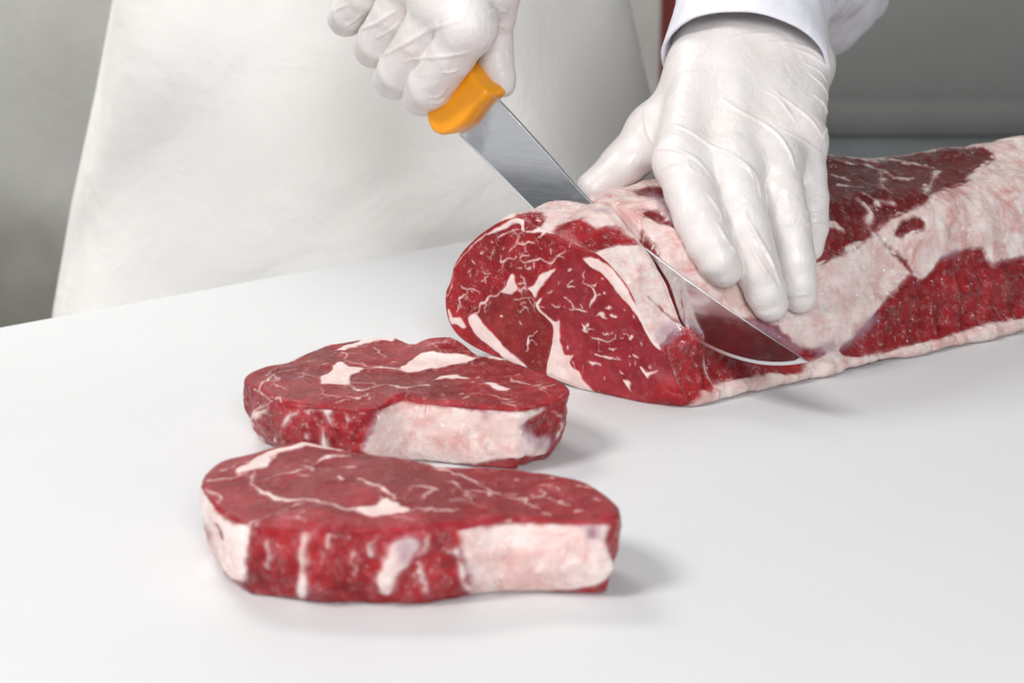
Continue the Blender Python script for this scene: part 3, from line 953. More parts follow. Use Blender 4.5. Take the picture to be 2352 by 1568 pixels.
# outer surface, as picture positions: lean where the fat is trimmed away
OUT_LEAN_MAIN = [ZM(p) for p in (
    [(1110, 1195), (1200, 1110), (1280, 1000), (1340, 940), (1420, 860), (1490, 790), (1560, 820), (1610, 760), (1660, 690), (1760, 660), (1830, 640), (1890, 660), (1920, 730), (1990, 710),
     (2090, 690), (2200, 660), (2330, 640), (2330, 975), (2095, 1022), (1900, 1052), (1750, 1092), (1650, 1128), (1500, 1165), (1400, 1185), (1250, 1222), (1150, 1222)],
    [(980, 150), (1150, 130), (1300, 160), (1420, 120), (1500, 75), (1640, 55), (1780, 52), (1880, 90), (1945, 140), (1900, 190), (1810, 240), (1820, 262), (1700, 320), (1640, 330),
     (1560, 400), (1540, 425), (1400, 470), (1330, 520), (1310, 565), (1230, 605), (1170, 660), (1080, 690), (960, 740), (900, 700), (900, 400), (920, 200)],
    [(1415, 540), (1450, 495), (1530, 490), (1562, 520), (1510, 560), (1430, 572)],
    [(590, 1030), (700, 1045), (800, 1115), (880, 1175), (1010, 1195), (1000, 1225), (940, 1255), (860, 1330), (700, 1320), (400, 1400), (230, 1500), (60, 1500), (110, 1220), (270, 1100), (440, 1150), (560, 1150)],
    [(0, 560), (60, 590), (130, 640), (110, 670), (40, 640), (-20, 600)],
    [(0, 440), (60, 425), (140, 440), (230, 500), (250, 535), (170, 500), (80, 470)],
    [(0, 310), (80, 295), (160, 300), (180, 355), (100, 340), (20, 335)])]
OUT_FAT_MAIN = [ZM(p) for p in (
    wid(9, (1250, 180), (1350, 220), (1420, 260), (1500, 250)), wid(7, (1090, 170), (1200, 190), (1330, 180)), wid(5, (1330, 200), (1330, 290), (1360, 330)), wid(6, (1630, 210), (1600, 300), (1560, 350)),
    wid(12, (1240, 400), (1290, 450), (1260, 500)), wid(8, (1050, 510), (1120, 540)), wid(6, (1400, 140), (1500, 170), (1620, 190)), wid(7, (1060, 240), (1150, 270)), wid(4, (1200, 330), (1300, 380), (1400, 400)),
    wid(5, (1100, 300), (1230, 310)))]
OUT_SILVER_MAIN = [ZM(p) for p in (
    [(1120, 1180), (1200, 1080), (1270, 1010), (1320, 1020), (1260, 1080), (1180, 1150)], [(590, 1030), (700, 1050), (800, 1120), (900, 1180), (870, 1200), (760, 1130), (650, 1080)],
    [(60, 330), (150, 340), (240, 420), (250, 520), (200, 480), (120, 400)], [(960, 1180), (1060, 1150), (1080, 1190), (1000, 1220)], [(1640, 700), (1700, 660), (1760, 655), (1700, 690)])]
OUT_SEAM_MAIN = [ZM(p) for p in (
    wid(6, (1310, 560), (1350, 600), (1400, 660), (1450, 710), (1490, 770)), wid(4, (960, 740), (1080, 762), (1200, 768)), wid(5, (990, 935), (1080, 930), (1170, 905)), wid(3, (1010, 975), (1060, 962)),
    wid(4, (250, 720), (330, 760), (420, 830), (440, 850)), wid(3, (150, 520), (180, 600), (260, 640)), wid(3, (1560, 560), (1600, 540), (1640, 560)), wid(4, (960, 1060), (1060, 1000), (1120, 990)),
    wid(3, (60, 380), (120, 400), (200, 440)), wid(3, (1240, 620), (1300, 640), (1380, 720)), wid(5, (1500, 410), (1545, 400)))]
OUT_SEAM_SLICE = [Z3(p) for p in (wid(4, (1440, 590), (1470, 640)), wid(5, (1470, 740), (1530, 800), (1600, 880), (1690, 940)), wid(3, (1100, 490), (1220, 480), (1390, 470)), wid(4, (880, 180), (1000, 190), (1080, 200)))]
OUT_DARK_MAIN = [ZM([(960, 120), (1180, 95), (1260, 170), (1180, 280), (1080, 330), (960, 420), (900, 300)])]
OUT_LEAN_SLICE = [Z3(p) for p in (
    [(820, 330), (850, 275), (1000, 245), (1100, 290), (1250, 275), (1330, 320), (1400, 372), (1250, 392), (1120, 430), (1060, 462), (980, 430), (900, 390)],
    [(1515, 1110), (1560, 1060), (1600, 1000), (1650, 960), (1720, 930), (1800, 1010), (1960, 1120), (1960, 1340), (1800, 1380), (1680, 1450), (1620, 1480), (1560, 1400), (1530, 1250)],
    [(560, 205), (640, 150), (740, 170), (750, 230), (690, 270), (620, 260)], [(280, 340), (480, 180), (640, 130), (600, 195), (440, 232), (330, 305)])]
OUT_SILVER_SLICE = [Z3(p) for p in ([(1500, 1010), (1560, 930), (1640, 930), (1650, 1000), (1560, 1060)], [(1080, 170), (1180, 165), (1190, 190), (1100, 190)])]


def loin_surface(stations):
    """outer surface at an array of stations: positions, outward normals, coordinates (s, arc)"""
    rows, nr = [], []
    n3 = place(SEC_N[:, 0], SEC_N[:, 1], np.zeros(N_SEC)) - CORNER
    for s in stations:
        s = np.broadcast_to(s, N_SEC)
        o = swell(s, SEC)
        pq = SEC + SEC_N * o[:, None]
        rows.append(place(pq[:, 0], pq[:, 1], s))
        nr.append(n3)
    Q = np.concatenate([np.c_[np.broadcast_to(s, N_SEC), SEC_ARC] for s in stations])
    return np.concatenate(rows), np.concatenate(nr), Q


def outer_relief(V, Nn, Q, fat, s_lip):
    q = V[:, 2]
    lean = sstep(.001, -.001, fat)
    roll = noise3(np.c_[Q[:, 0] * .35, Q[:, 1], Q[:, 0] * 0], 70, 21) * .0028 * sstep(.05, .09, q) * (1 - sstep(.10, .2, Q[:, 0]))
    lumps = fbm(V, 30, 2, 31) * .0024 + fbm(V, 130, 3, 33) * .0006 * (1 - .8 * lean)
    _d = np.c_[(Q[:, 0] - Q[:, 1] * .55) * 1.0, (Q[:, 1] + Q[:, 0] * .55) * .16, Q[:, 0] * 0]
    _d[:, 0] += noise3(V, 45, 6) * .002
    grain = (noise3(_d, 150, 5) * .0017 + noise3(_d, 330, 7) * .0007) * lean * sstep(.062, .04, q)
    _s1 = np.c_[Q[:, 0], Q[:, 1] * .35, Q[:, 0] * 0]
    fringe = np.exp(-((q - .005 - .002 * noise3(_s1, 45, 43)) / .0045) ** 2) * (.0012 + .0016 * noise3(_s1, 26, 41) + .0011 * noise3(_s1, 210, 42)) * sstep(.0, .02, Q[:, 0]) * (Nn @ FACE_DIR < -.1)
    d = roll + lumps + grain + fringe - lean * .0009
    lip = np.exp(-np.abs(s_lip) / .0016) * .0016 * cut_open((V - CORNER - np.outer(Q[:, 0], AXIS)) @ FACE_DIR, q)
    return V + Nn * (d - lip)[:, None]


def paint_outer(V, Nn, Q, lean_px, fat_px, silver_px, base=.006, dark_px=(), seam_px=()):
    sc = lambda pts: surface_coords(pts, V, Nn, Q)
    fat = np.full(len(V), base)
    for poly in lean_px:
        fat = np.minimum(fat, -sd_poly(Q, sc(poly)))
    extra = np.full(len(V), -.006)
    for line in fat_px:
        sd_line(Q, sc(line), extra)
    fat = np.maximum(fat, extra)
    seam = np.full(len(V), -.006)
    for line in seam_px:
        sd_line(Q, sc(line), seam)
    fat = np.minimum(fat, np.maximum(-seam, -.0001))
    sil, dark = np.zeros(len(V)), np.zeros(len(V))
    for poly in silver_px:
        sil = np.maximum(sil, sstep(-.003, .002, sd_poly(Q, sc(poly))))
    for poly in dark_px:
        dark = np.maximum(dark, sstep(-.006, .006, sd_poly(Q, sc(poly))))
    return fat, sil, dark


def face_rings(n, s_of, power=.8):
    """flat rings closing a section, rim first"""
    out = []
    for r in np.linspace(1, 0, n) ** power:
        pq = SEC_C + (SEC - SEC_C) * r
        out.append(np.c_[pq, s_of(*pq.T)])
    return out


LOIN_ROOT = CORNER + AXIS * .2 + FACE_DIR * .06


def build_loin():
    rng = np.random.default_rng(7)
    root = tag(empty('beef_loin', LOIN_ROOT), 'long raw beef loin with a steak half sliced off its end', 'beef loin')
    # ---- the slice coming away: cut face, rim, back
    n_face, n_rim = 150, 44
    face = face_rings(n_face, lambda p, q: p * 0)[::-1]
    F = np.concatenate(face)
    Vf = place(F[:, 0], F[:, 1], F[:, 2])
    Qf = wobble(F[:, :2], 4, .8)
    ft = np.full(len(F), -.006)
    for poly in FACE_FAT:
        ft = np.maximum(ft, sd_poly(Qf, face_pq(poly)))
    for line in FACE_VEINS:
        sd_line(Qf, organic(face_pq(line), rng), ft)
    cap, mid, eye = face_pq(CAP), face_pq(MIDDLE), face_pq(EYE_MUSCLE)
    for poly, n, st, w in ((cap, 7, .0024, .00060), (mid, 5, .003, .00034), (eye, 5, .003, .00040)):
        for line in rand_veins(poly, n, rng, st, w, turn=.45, branch=.35, steps=(3, 8)):
            sd_line(Qf, line, ft)
        for line in rand_veins(poly, n, rng, .0012, w * 1.05, branch=0, steps=(1, 3)):
            sd_line(Qf, line, ft)
    tn = np.full(len(F), .12)
    for poly, val in ((mid, .75), (eye, .25), (cap, .10)):
        m = sstep(-.001, .0015, sd_poly(Qf, poly))
        tn = tn * (1 - m) + val * m
    tn = np.clip(tn + .25 * fbm(Vf, 45, 2, 3), 0, 1)
    rs = np.clip(.12 + .7 * sstep(-.001, .0015, sd_poly(Qf, eye)), 0, 1)
    inset = np.linalg.norm(F[:, :2] - np.tile(SEC, (n_face, 1)), axis=1)
    bump = (fbm(Vf, 55, 3, 12) * .0011 + np.clip(ft, -.0008, .0008) * .45 + noise3(Vf, 260, 8) * .00025) * sstep(0, .004, inset)
    bump -= np.exp(-inset / .0012) * .0009 * (1 - np.tile(SETBACK, n_face) / .0075)
    Vf = Vf + FACE_N * bump[:, None] + np.outer(np.tile(SETBACK, n_face) * np.clip(1 - inset / .011, 0, 1) ** 2, AXIS)
    ks = np.linspace(0, 1, n_rim + 1)[1:]
    sb = slice_back(*SEC.T)
    Vr, Nr, Qr = loin_surface([SETBACK + (sb - SETBACK) * k for k in ks])
    fr, sr, _ = paint_outer(Vr, Nr, Qr, OUT_LEAN_SLICE, [], OUT_SILVER_SLICE, seam_px=OUT_SEAM_SLICE[1:2])
    far = np.tile(SEC_N[:, 0] > .45, n_rim)
    fr = np.where(far, fbm(Vr, 90, 2, 3) * .003 - .0015, fr)
    tot = np.tile(sb, n_rim)
    Vr2 = outer_relief(Vr, Nr, Qr, fr, np.minimum(Qr[:, 0], tot - Qr[:, 0]) * 1.0)
    blend = sstep(0, .004, Qr[:, 0] - np.tile(SETBACK, n_rim))[:, None]
    Vr2 = Vr * (1 - blend) + Vr2 * blend
    backr = face_rings(26, slice_back)
    Bk = np.concatenate(backr)
    Vb = place(Bk[:, 0], Bk[:, 1], Bk[:, 2])
    V = np.concatenate([Vf, Vr2, Vb])
    V[:, 2] = np.maximum(V[:, 2], .0005)
    nf, nrm_, nb = len(Vf), len(Vr), len(Vb)
    bfat = fbm(Vb, 60, 3, 77) * .003 - .0012
    fat = np.concatenate([ft, fr, bfat])
    z = np.zeros
    attrs = dict(fat=np.clip(fat * 1000, -6, 6), tone=np.concatenate([tn, np.full(nrm_, .08), np.full(nb, .3)]),
                 marb=np.concatenate([np.clip(.16 + .75 * sstep(-.002, .002, sd_poly(Qf, cap)), 0, 1), np.full(nrm_, .06), np.full(nb, .4)]),
                 silv=np.concatenate([z(nf), sr, z(nb)]), outer=np.concatenate([z(nf) + .12, sstep(0, .0012, Qr[:, 0] - np.tile(SETBACK, n_rim)) * .9, z(nb)]), rose=np.concatenate([rs, np.full(nrm_ + nb, .15)]))
    rows = n_face + n_rim + 26
    faces = grid_faces(rows, N_SEC)
    fr_row = faces[:, 0] // N_SEC
    rim = (fr_row >= n_face - 1) & (fr_row < n_face + n_rim - 1)
    capm = rim & (fat[faces].mean(1) > 0)
    sl = None
    for part, keep in (('slice', ~capm), ('fat_rim', capm)):
        v, f, at = pick_faces(V, faces, keep, attrs)
        o = link_mesh(part, v - (LOIN_ROOT if sl is None else LOIN_ROOT), f, BEEF, root if sl is None else sl, at)
        if sl is None:
            sl = o
            o['label'] = 'marbled end slice coming away from the loin'
    # ---- the rest of the loin
    tt = np.concatenate([np.linspace(0, .004, 8), np.linspace(.005, LOIN_LEN - KERF, 400)])
    k0 = KERF + SKEW * SEC[:, 0] + .0015
    st = [k0 + t for t in tt]
    Vm, Nm, Qm = loin_surface(st)
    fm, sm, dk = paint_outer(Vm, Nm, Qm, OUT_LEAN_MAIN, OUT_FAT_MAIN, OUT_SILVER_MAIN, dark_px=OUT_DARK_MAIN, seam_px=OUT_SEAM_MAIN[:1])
    fm = np.where(fm < 0, fm + .0022 * np.clip(fbm(np.c_[Qm, Qm[:, 0] * 0] * (1, 1.6, 1), 95, 3, 91) - .25, 0, 1) * 2.2 * (Vm[:, 2] > .055), fm)
    far = np.tile((SEC_N[:, 0] > .5) & (SEC[:, 1] < .06), len(st))
    fm = np.where(far, fbm(Vm, 40, 2, 13) * .006, fm)
    Vm2 = outer_relief(Vm, Nm, Qm, fm, Qm[:, 0] - np.tile(k0, len(tt)))
    f0 = np.concatenate(face_rings(24, lambda p, q: p * SKEW + KERF + .0015)[::-1])
    V0 = place(f0[:, 0], f0[:, 1], f0[:, 2])
    e0 = np.concatenate(face_rings(16, lambda p, q: p * SKEW + LOIN_LEN + .0055))
    Ve = place(e0[:, 0], e0[:, 1], e0[:, 2])
    V = np.concatenate([V0, Vm2, Ve])
    V[:, 2] = np.maximum(V[:, 2], .0005)
    pad0, pad1 = len(V0), len(Ve)
    fat = np.concatenate([fbm(V0, 60, 3, 77) * .003 - .0012, fm, fbm(Ve, 60, 3, 70) * .003])
    attrs = dict(fat=np.clip(fat * 1000, -6, 6), tone=np.concatenate([np.full(pad0, .2), np.clip(.22 + .2 * noise3(Vm, 30, 4) + .95 * dk + .65 * sstep(.055, .09, Vm[:, 2]), 0, 1), np.full(pad1, .2)]),  # upper lean toned darker: drier meat, plus shade put into the colour
                 marb=np.concatenate([np.full(pad0, .4), np.full(len(Vm), .06), np.full(pad1, .5)]),
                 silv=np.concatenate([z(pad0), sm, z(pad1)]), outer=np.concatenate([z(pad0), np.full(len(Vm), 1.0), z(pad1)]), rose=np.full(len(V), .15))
    rows = 24 + len(st) + 16
    faces = grid_faces(rows, N_SEC)
    row = faces[:, 0] // N_SEC
    outer = (row >= 24) & (row < 24 + len(st) - 1)
    capm = outer & (fat[faces].mean(1) > 0)
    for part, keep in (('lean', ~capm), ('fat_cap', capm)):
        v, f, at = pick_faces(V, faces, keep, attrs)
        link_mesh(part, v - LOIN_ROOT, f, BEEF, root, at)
    return Vm2, Nm


LOIN_V, LOIN_NRM = build_loin()

# ------------------------------------------------------------------ knife
_tip, _heel = on_blade(1857, 831), on_blade(1120, 200)
_L = unit(_heel - _tip)
_W = np.array([_L[1], -_L[0]])
if _W[1] > 0:
    _W = -_W


def blade_pt(p, q, off=0.0):
    off = off + .078 * float((np.array([p, q]) - _tip) @ _W)      # the blade leans a little away from the slice
    return BLADE_P + BLADE_DIR * p + np.array([0, 0, q]) + BLADE_N * off


def build_knife():
    tip = on_blade(1857, 831)
    spine = open_curve([on_blade(*p) for p in ((1137, 220), (1180, 265), (1260, 352), (1360, 462), (1480, 564), (1600, 655), (1720, 740), (1852, 828))], 70)
    edge = BLADE_EDGE
    root = tag(empty('butcher_knife', blade_pt(*spine[0])), 'curved steel butcher knife with orange handle cutting into the loin', 'knife')
    o = np.array(root.location)
    N = Nodes('polished_blade_steel')
    br = N.noise(60, 3, .6, co=N.mapping((1, 1, 25), (0, .7, .3)))
    sm = N.ramp(N.noise(35, 3, .6), .5, .75)
    N.set(Base_Color=N.mix(sm, (.74, .745, .76), (.64, .64, .655)), Metallic=1.0, Roughness=N.math('ADD', N.ramp(br, .3, .7, .07, .12), N.math('MULTIPLY', sm, .09)))
    Ng = Nodes('ground_edge_steel')
    Ng.set(Base_Color=(.74, .75, .77), Metallic=1.0, Roughness=.34, Normal=Ng.bump(Ng.noise(900, 2), .2, .0002))
    th = .0012
    rows, bev = [], []
    for i, (s, e) in enumerate(zip(spine, edge)):
        d = s - e
        L = np.linalg.norm(d)
        taper = th * (1 - .55 * (i / 69) ** 2)
        m = e + d / max(L, 1e-6) * min(.0020, L * .6)
        rows.append([blade_pt(*m, taper * .8), blade_pt(*(s - d * .007), taper), blade_pt(*s, taper * .8), blade_pt(*s, -taper * .8), blade_pt(*(s - d * .007), -taper), blade_pt(*m, -taper * .8)])
        bev.append([blade_pt(*m, -taper * .8), blade_pt(*e, 0), blade_pt(*m, taper * .8)])
    R = np.array(rows).reshape(-1, 3) - o
    B = np.array(bev).reshape(-1, 3) - o
    fl = []
    for i in range(69):
        for j in range(5):
            a = i * 6 + j
            fl.append((a, a + 1, a + 7, a + 6))
    blade = link_mesh('blade', R, fl, N.mat, root, smooth=False)
    blade.data.materials.append(Ng.mat)
    for i, p in enumerate(blade.data.polygons):
        p.material_index = 1 if i % 5 in (1, 2, 3) else 0
    fb = []
    for i in range(69):
        for j in range(2):
            a = i * 3 + j
            fb.append((a, a + 1, a + 4, a + 3))
    link_mesh('cutting_edge', B, fb, Ng.mat, blade, smooth=False)
    # handle: outline in the blade plane, rounded across
    out = [on_blade(*p) for p in ((1141, 212), (1118, 246), (1094, 280), (1072, 298), (1050, 306), (1028, 299), (1014, 276), (1012, 252), (1020, 230), (1028, 204), (1000, 165), (960, 120), (920, 76), (884, 30), (868, 0),
                                  (876, -24), (902, -28), (936, -4), (980, 28), (1030, 78), (1082, 134), (1116, 178))]
    C, _ = closed_curve(out, 150)
    tan = np.roll(C, -2, 0) - np.roll(C, 2, 0)
    nn = np.stack([tan[:, 1], -tan[:, 0]], 1)
    nn /= np.linalg.norm(nn, axis=1)[:, None]
    if np.mean(np.sum((C - C.mean(0)) * nn, 1)) < 0:
        nn = -nn
    W, layers = .0100, []
    cc = C.mean(0)
    for off, ins in ((1.0, .0036), (1.0, .0030), (.99, .0024), (.96, .0017), (.80, .0002), (.74, .0), (.0, .0), (-.74, .0), (-.80, .0002), (-.96, .0017), (-.99, .0024), (-1.0, .0030), (-1.0, .0036)):
        c2 = C - nn * ins
        layers.append(np.array([blade_pt(p, q, off * W) for p, q in c2]))
    V = np.concatenate(layers) - o
    H = Nodes('orange_handle_plastic')
    wear = N_wear = H.ramp(H.noise(300, 4, .7), .60, .72)
    H.set(Base_Color=H.mix(H.math('MULTIPLY', wear, .25), (.90, .345, .004), (.80, .46, .15)), Roughness=H.ramp(H.noise(120, 3), .3, .7, .30, .44), Coat_Weight=.1,
          Subsurface_Weight=.05, Subsurface_Radius=(.003, .001, .0003), Normal=H.bump(H.noise(700, 2), .06, .0005))
    fh = [tuple(f) for f in grid_faces(len(layers), 150).tolist()] + [tuple(range(150))[::-1], tuple(range(150 * (len(layers) - 1), 150 * len(layers)))]
    ho = link_mesh('handle', V, fh, H.mat, root)
    for p in ho.data.polygons:
        if len(p.vertices) > 4:
            p.use_smooth = False


build_knife()

# ------------------------------------------------------------------ smooth solids from distance fields
class Solid:
    def __init__(self, lo, hi, h):
        self.lo, self.h = np.array(lo, float), h
        self.n = np.ceil((np.array(hi) - lo) / h).astype(int) + 1
        self.d = np.full(self.n, .05, np.float32)

    def _box(self, lo, hi):
        a = np.clip(np.floor((lo - self.lo) / self.h).astype(int), 0, self.n)
        b = np.clip(np.ceil((hi - self.lo) / self.h).astype(int) + 1, 0, self.n)
        if np.any(b <= a):
            return None, None
        ax = [self.lo[i] + self.h * np.arange(a[i], b[i], dtype=np.float32) for i in range(3)]
        return (slice(a[0], b[0]), slice(a[1], b[1]), slice(a[2], b[2])), np.meshgrid(*ax, indexing='ij', sparse=True)

    @staticmethod
    def smin(a, b, k):
        if k <= 0:
            return np.minimum(a, b)
        t = np.clip(.5 + .5 * (b - a) / k, 0, 1)
        return b + (a - b) * t - k * t * (1 - t)

    def limb(self, a, b, ra, rb, k=.004, squash=None):
        """tapered rounded limb from a to b; squash = (axis, factor) flattens it across one direction"""
        a, b = np.array(a, float), np.array(b, float)
        pad = max(ra, rb) + k + 3 * self.h
        if squash:
            pad *= 1.5
        sl, g = self._box(np.minimum(a, b) - pad, np.maximum(a, b) + pad)
        if sl is None:
            return self
        ab = b - a
        L2 = max(ab @ ab, 1e-12)
        t = np.clip(((g[0] - a[0]) * ab[0] + (g[1] - a[1]) * ab[1] + (g[2] - a[2]) * ab[2]) / L2, 0, 1)
        dx = [g[i] - a[i] - t * ab[i] for i in range(3)]
        if squash:
            ax, f = squash
            m = dx[0] * ax[0] + dx[1] * ax[1] + dx[2] * ax[2]
            dx = [dx[i] + m * (f - 1) * ax[i] for i in range(3)]
        d = np.sqrt(dx[0] ** 2 + dx[1] ** 2 + dx[2] ** 2) - (ra + t * (rb - ra))
        self.d[sl] = self.smin(self.d[sl], d.astype(np.float32), k)
        return self

    def chain(self, pts, k=.004):
        for p, q in zip(pts[:-1], pts[1:]):
            self.limb(p[0], q[0], p[1], q[1], k)
        return self

    def groove(self, pts, r, depth, k=.0015):
        """press a groove along a line of points lying on the surface"""
        for a, b in zip(pts[:-1], pts[1:]):
            pad = r + k + 2 * self.h
            sl, g = self._box(np.minimum(a, b) - pad, np.maximum(a, b) + pad)
            if sl is None:
                continue
            ab = b - a
            t = np.clip(((g[0] - a[0]) * ab[0] + (g[1] - a[1]) * ab[1] + (g[2] - a[2]) * ab[2]) / max(ab @ ab, 1e-12), 0, 1)
            d = np.sqrt(sum((g[i] - a[i] - t * ab[i]) ** 2 for i in range(3))) - r
            self.d[sl] = -self.smin(-self.d[sl], d.astype(np.float32), k)
        return self

    def merge(self, other, k):
        self.d = self.smin(self.d, other.d, k)
        return self

    def sample(self, p):
        q = (np.asarray(p) - self.lo) / self.h
        i = np.clip(np.floor(q).astype(int), 0, self.n - 2)
        f = q - i
        v = 0
        for a in (0, 1):
            for b in (0, 1):
                for c in (0, 1):
                    v += self.d[i[0] + a, i[1] + b, i[2] + c] * (f[0] if a else 1 - f[0]) * (f[1] if b else 1 - f[1]) * (f[2] if c else 1 - f[2])
        return v

    def surface_at(self, u, v, d0, d1, sink=0.0):
        """where the line of sight through a picture position meets the solid"""
        r = ray(u, v)
        for t in np.arange(d0, d1, self.h * .5):
            if self.sample(EYE + r * t) < 0:
                return EYE + r * (t + sink)
        return None

    def fold(self, line, d0, d1, r, sink=.0, k=.0011):
        """raised fold of glove along picture positions"""
        m = open_curve([p[:2] for p in line], max(8, len(line) * 7))
        pts = [self.surface_at(u, v, d0, d1, sink) for u, v in m]
        n = len(pts)
        self._todo = getattr(self, '_todo', [])
        for i in range(n - 1):
            if pts[i] is not None and pts[i + 1] is not None and np.linalg.norm(pts[i] - pts[i + 1]) < .01:
                w = lambda j: .72 * r * (.25 + .75 * math.sin(math.pi * (j + .5) / n) ** .6)
                self._todo.append((pts[i], pts[i + 1], w(i), w(i + 1), k))

    def apply_folds(self):
        for a in getattr(self, '_todo', []):
            self.limb(*a)
        self._todo = []

    def mesh(self):
        d = self.d
        s = d < 0
        n0, n1, n2 = d.shape
        corner = [(a, b, c) for a in (0, 1) for b in (0, 1) for c in (0, 1)]
        sub = lambda a, b, c: (slice(a, n0 - 1 + a), slice(b, n1 - 1 + b), slice(c, n2 - 1 + c))
        cnt = sum(s[sub(*c)].astype(np.int8) for c in corner)
        cells = np.argwhere((cnt > 0) & (cnt < 8))
        idx = np.full((n0 - 1, n1 - 1, n2 - 1), -1, np.int32)
        idx[tuple(cells.T)] = np.arange(len(cells))
        acc, num = np.zeros((len(cells), 3)), np.zeros(len(cells))
        val = {c: d[cells[:, 0] + c[0], cells[:, 1] + c[1], cells[:, 2] + c[2]] for c in corner}
        for c in corner:
            for ax in range(3):
                if c[ax] == 0:
                    e = list(c)
                    e[ax] = 1
                    a, b = val[c], val[tuple(e)]
                    x = (a < 0) != (b < 0)
                    t = a[x] / (a[x] - b[x])
                    p = np.tile(np.array(c, float), (x.sum(), 1))
                    p[:, ax] += t
                    acc[x] += p
                    num[x] += 1
        V = self.lo + self.h * (cells + acc / num[:, None])
        quads = []
        for ax in range(3):
            o1, o2 = [(1, 2), (2, 0), (0, 1)][ax]
            lim = [slice(1, -1)] * 3
            lim[ax] = slice(0, -1)
            a = s[tuple(lim)]
            lim2 = list(lim)
            lim2[ax] = slice(1, None)
            b = s[tuple(lim2)]
            e = np.argwhere(a != b)
            sgn = a[tuple(e.T)]
            off = np.ones(3, int)
            off[ax] = 0
            e = e + off

            def cell(i, j):
                q = e.copy()
                q[:, o1] -= i
                q[:, o2] -= j
                q = np.minimum(q, np.array(idx.shape) - 1)
                return idx[tuple(q.T)]
            f = np.stack([cell(1, 1), cell(0, 1), cell(0, 0), cell(1, 0)], 1)
            f[~sgn] = f[~sgn][:, ::-1]
            quads.append(f)
        F = np.concatenate(quads)
        F = F[(F >= 0).all(1)]
        return V, F


def relax(V, F, it=2, f=.5):
    n = len(V)
    for _ in range(it):
        acc, cnt = np.zeros_like(V), np.zeros(n)
        for j in range(4):
            a, b = F[:, j], F[:, (j + 1) % 4]
            for k in range(3):
                acc[:, k] += np.bincount(a, V[b, k], n)
            cnt += np.bincount(a, minlength=n)
        V = V + f * (acc / np.maximum(cnt, 1)[:, None] - V)
    return V


def mat_glove():
    N = Nodes('white_latex_glove')
    m = N.noise(30, 4, .6)
    c = N.mix(m, (.71, .66, .64), (.785, .75, .735))
    c = N.mix(N.math('MULTIPLY', N.ramp(N.noise(22, 3, .6), .50, .72), .28), c, (.76, .60, .55))
    c = N.mix(N.math('MULTIPLY', N.ramp(N.noise(75, 4, .7), .66, .78), .35), c, (.52, .40, .29))
    wr = N.noise(95, 4, .62, co=N.mapping((1, 1, .45), (.5, .3, .2)), dist=.6)
    fine = N.noise(600, 3, .6)
    tense = N.math('MULTIPLY', N.noise(150, 2, .5, co=N.mapping((.22, .5, 1.3), (.25, .35, .2))), N.ramp(N.noise(40, 2), .42, .62))
    N.set(Base_Color=c, Roughness=N.ramp(N.noise(60, 3), .3, .7, .31, .44), Specular_IOR_Level=.45,
          Normal=N.bump(N.math('ADD', N.math('MULTIPLY_ADD', tense, .45, N.math('MULTIPLY', wr, 1.0)), N.math('MULTIPLY', fine, .08)), .55, .0020),
          Subsurface_Weight=.06, Subsurface_Radius=(.005, .002, .0015), Subsurface_Scale=1.0)
    return N.mat


GLOVE = mat_glove()
MM = .000253                                        # metres per survey step at the hands


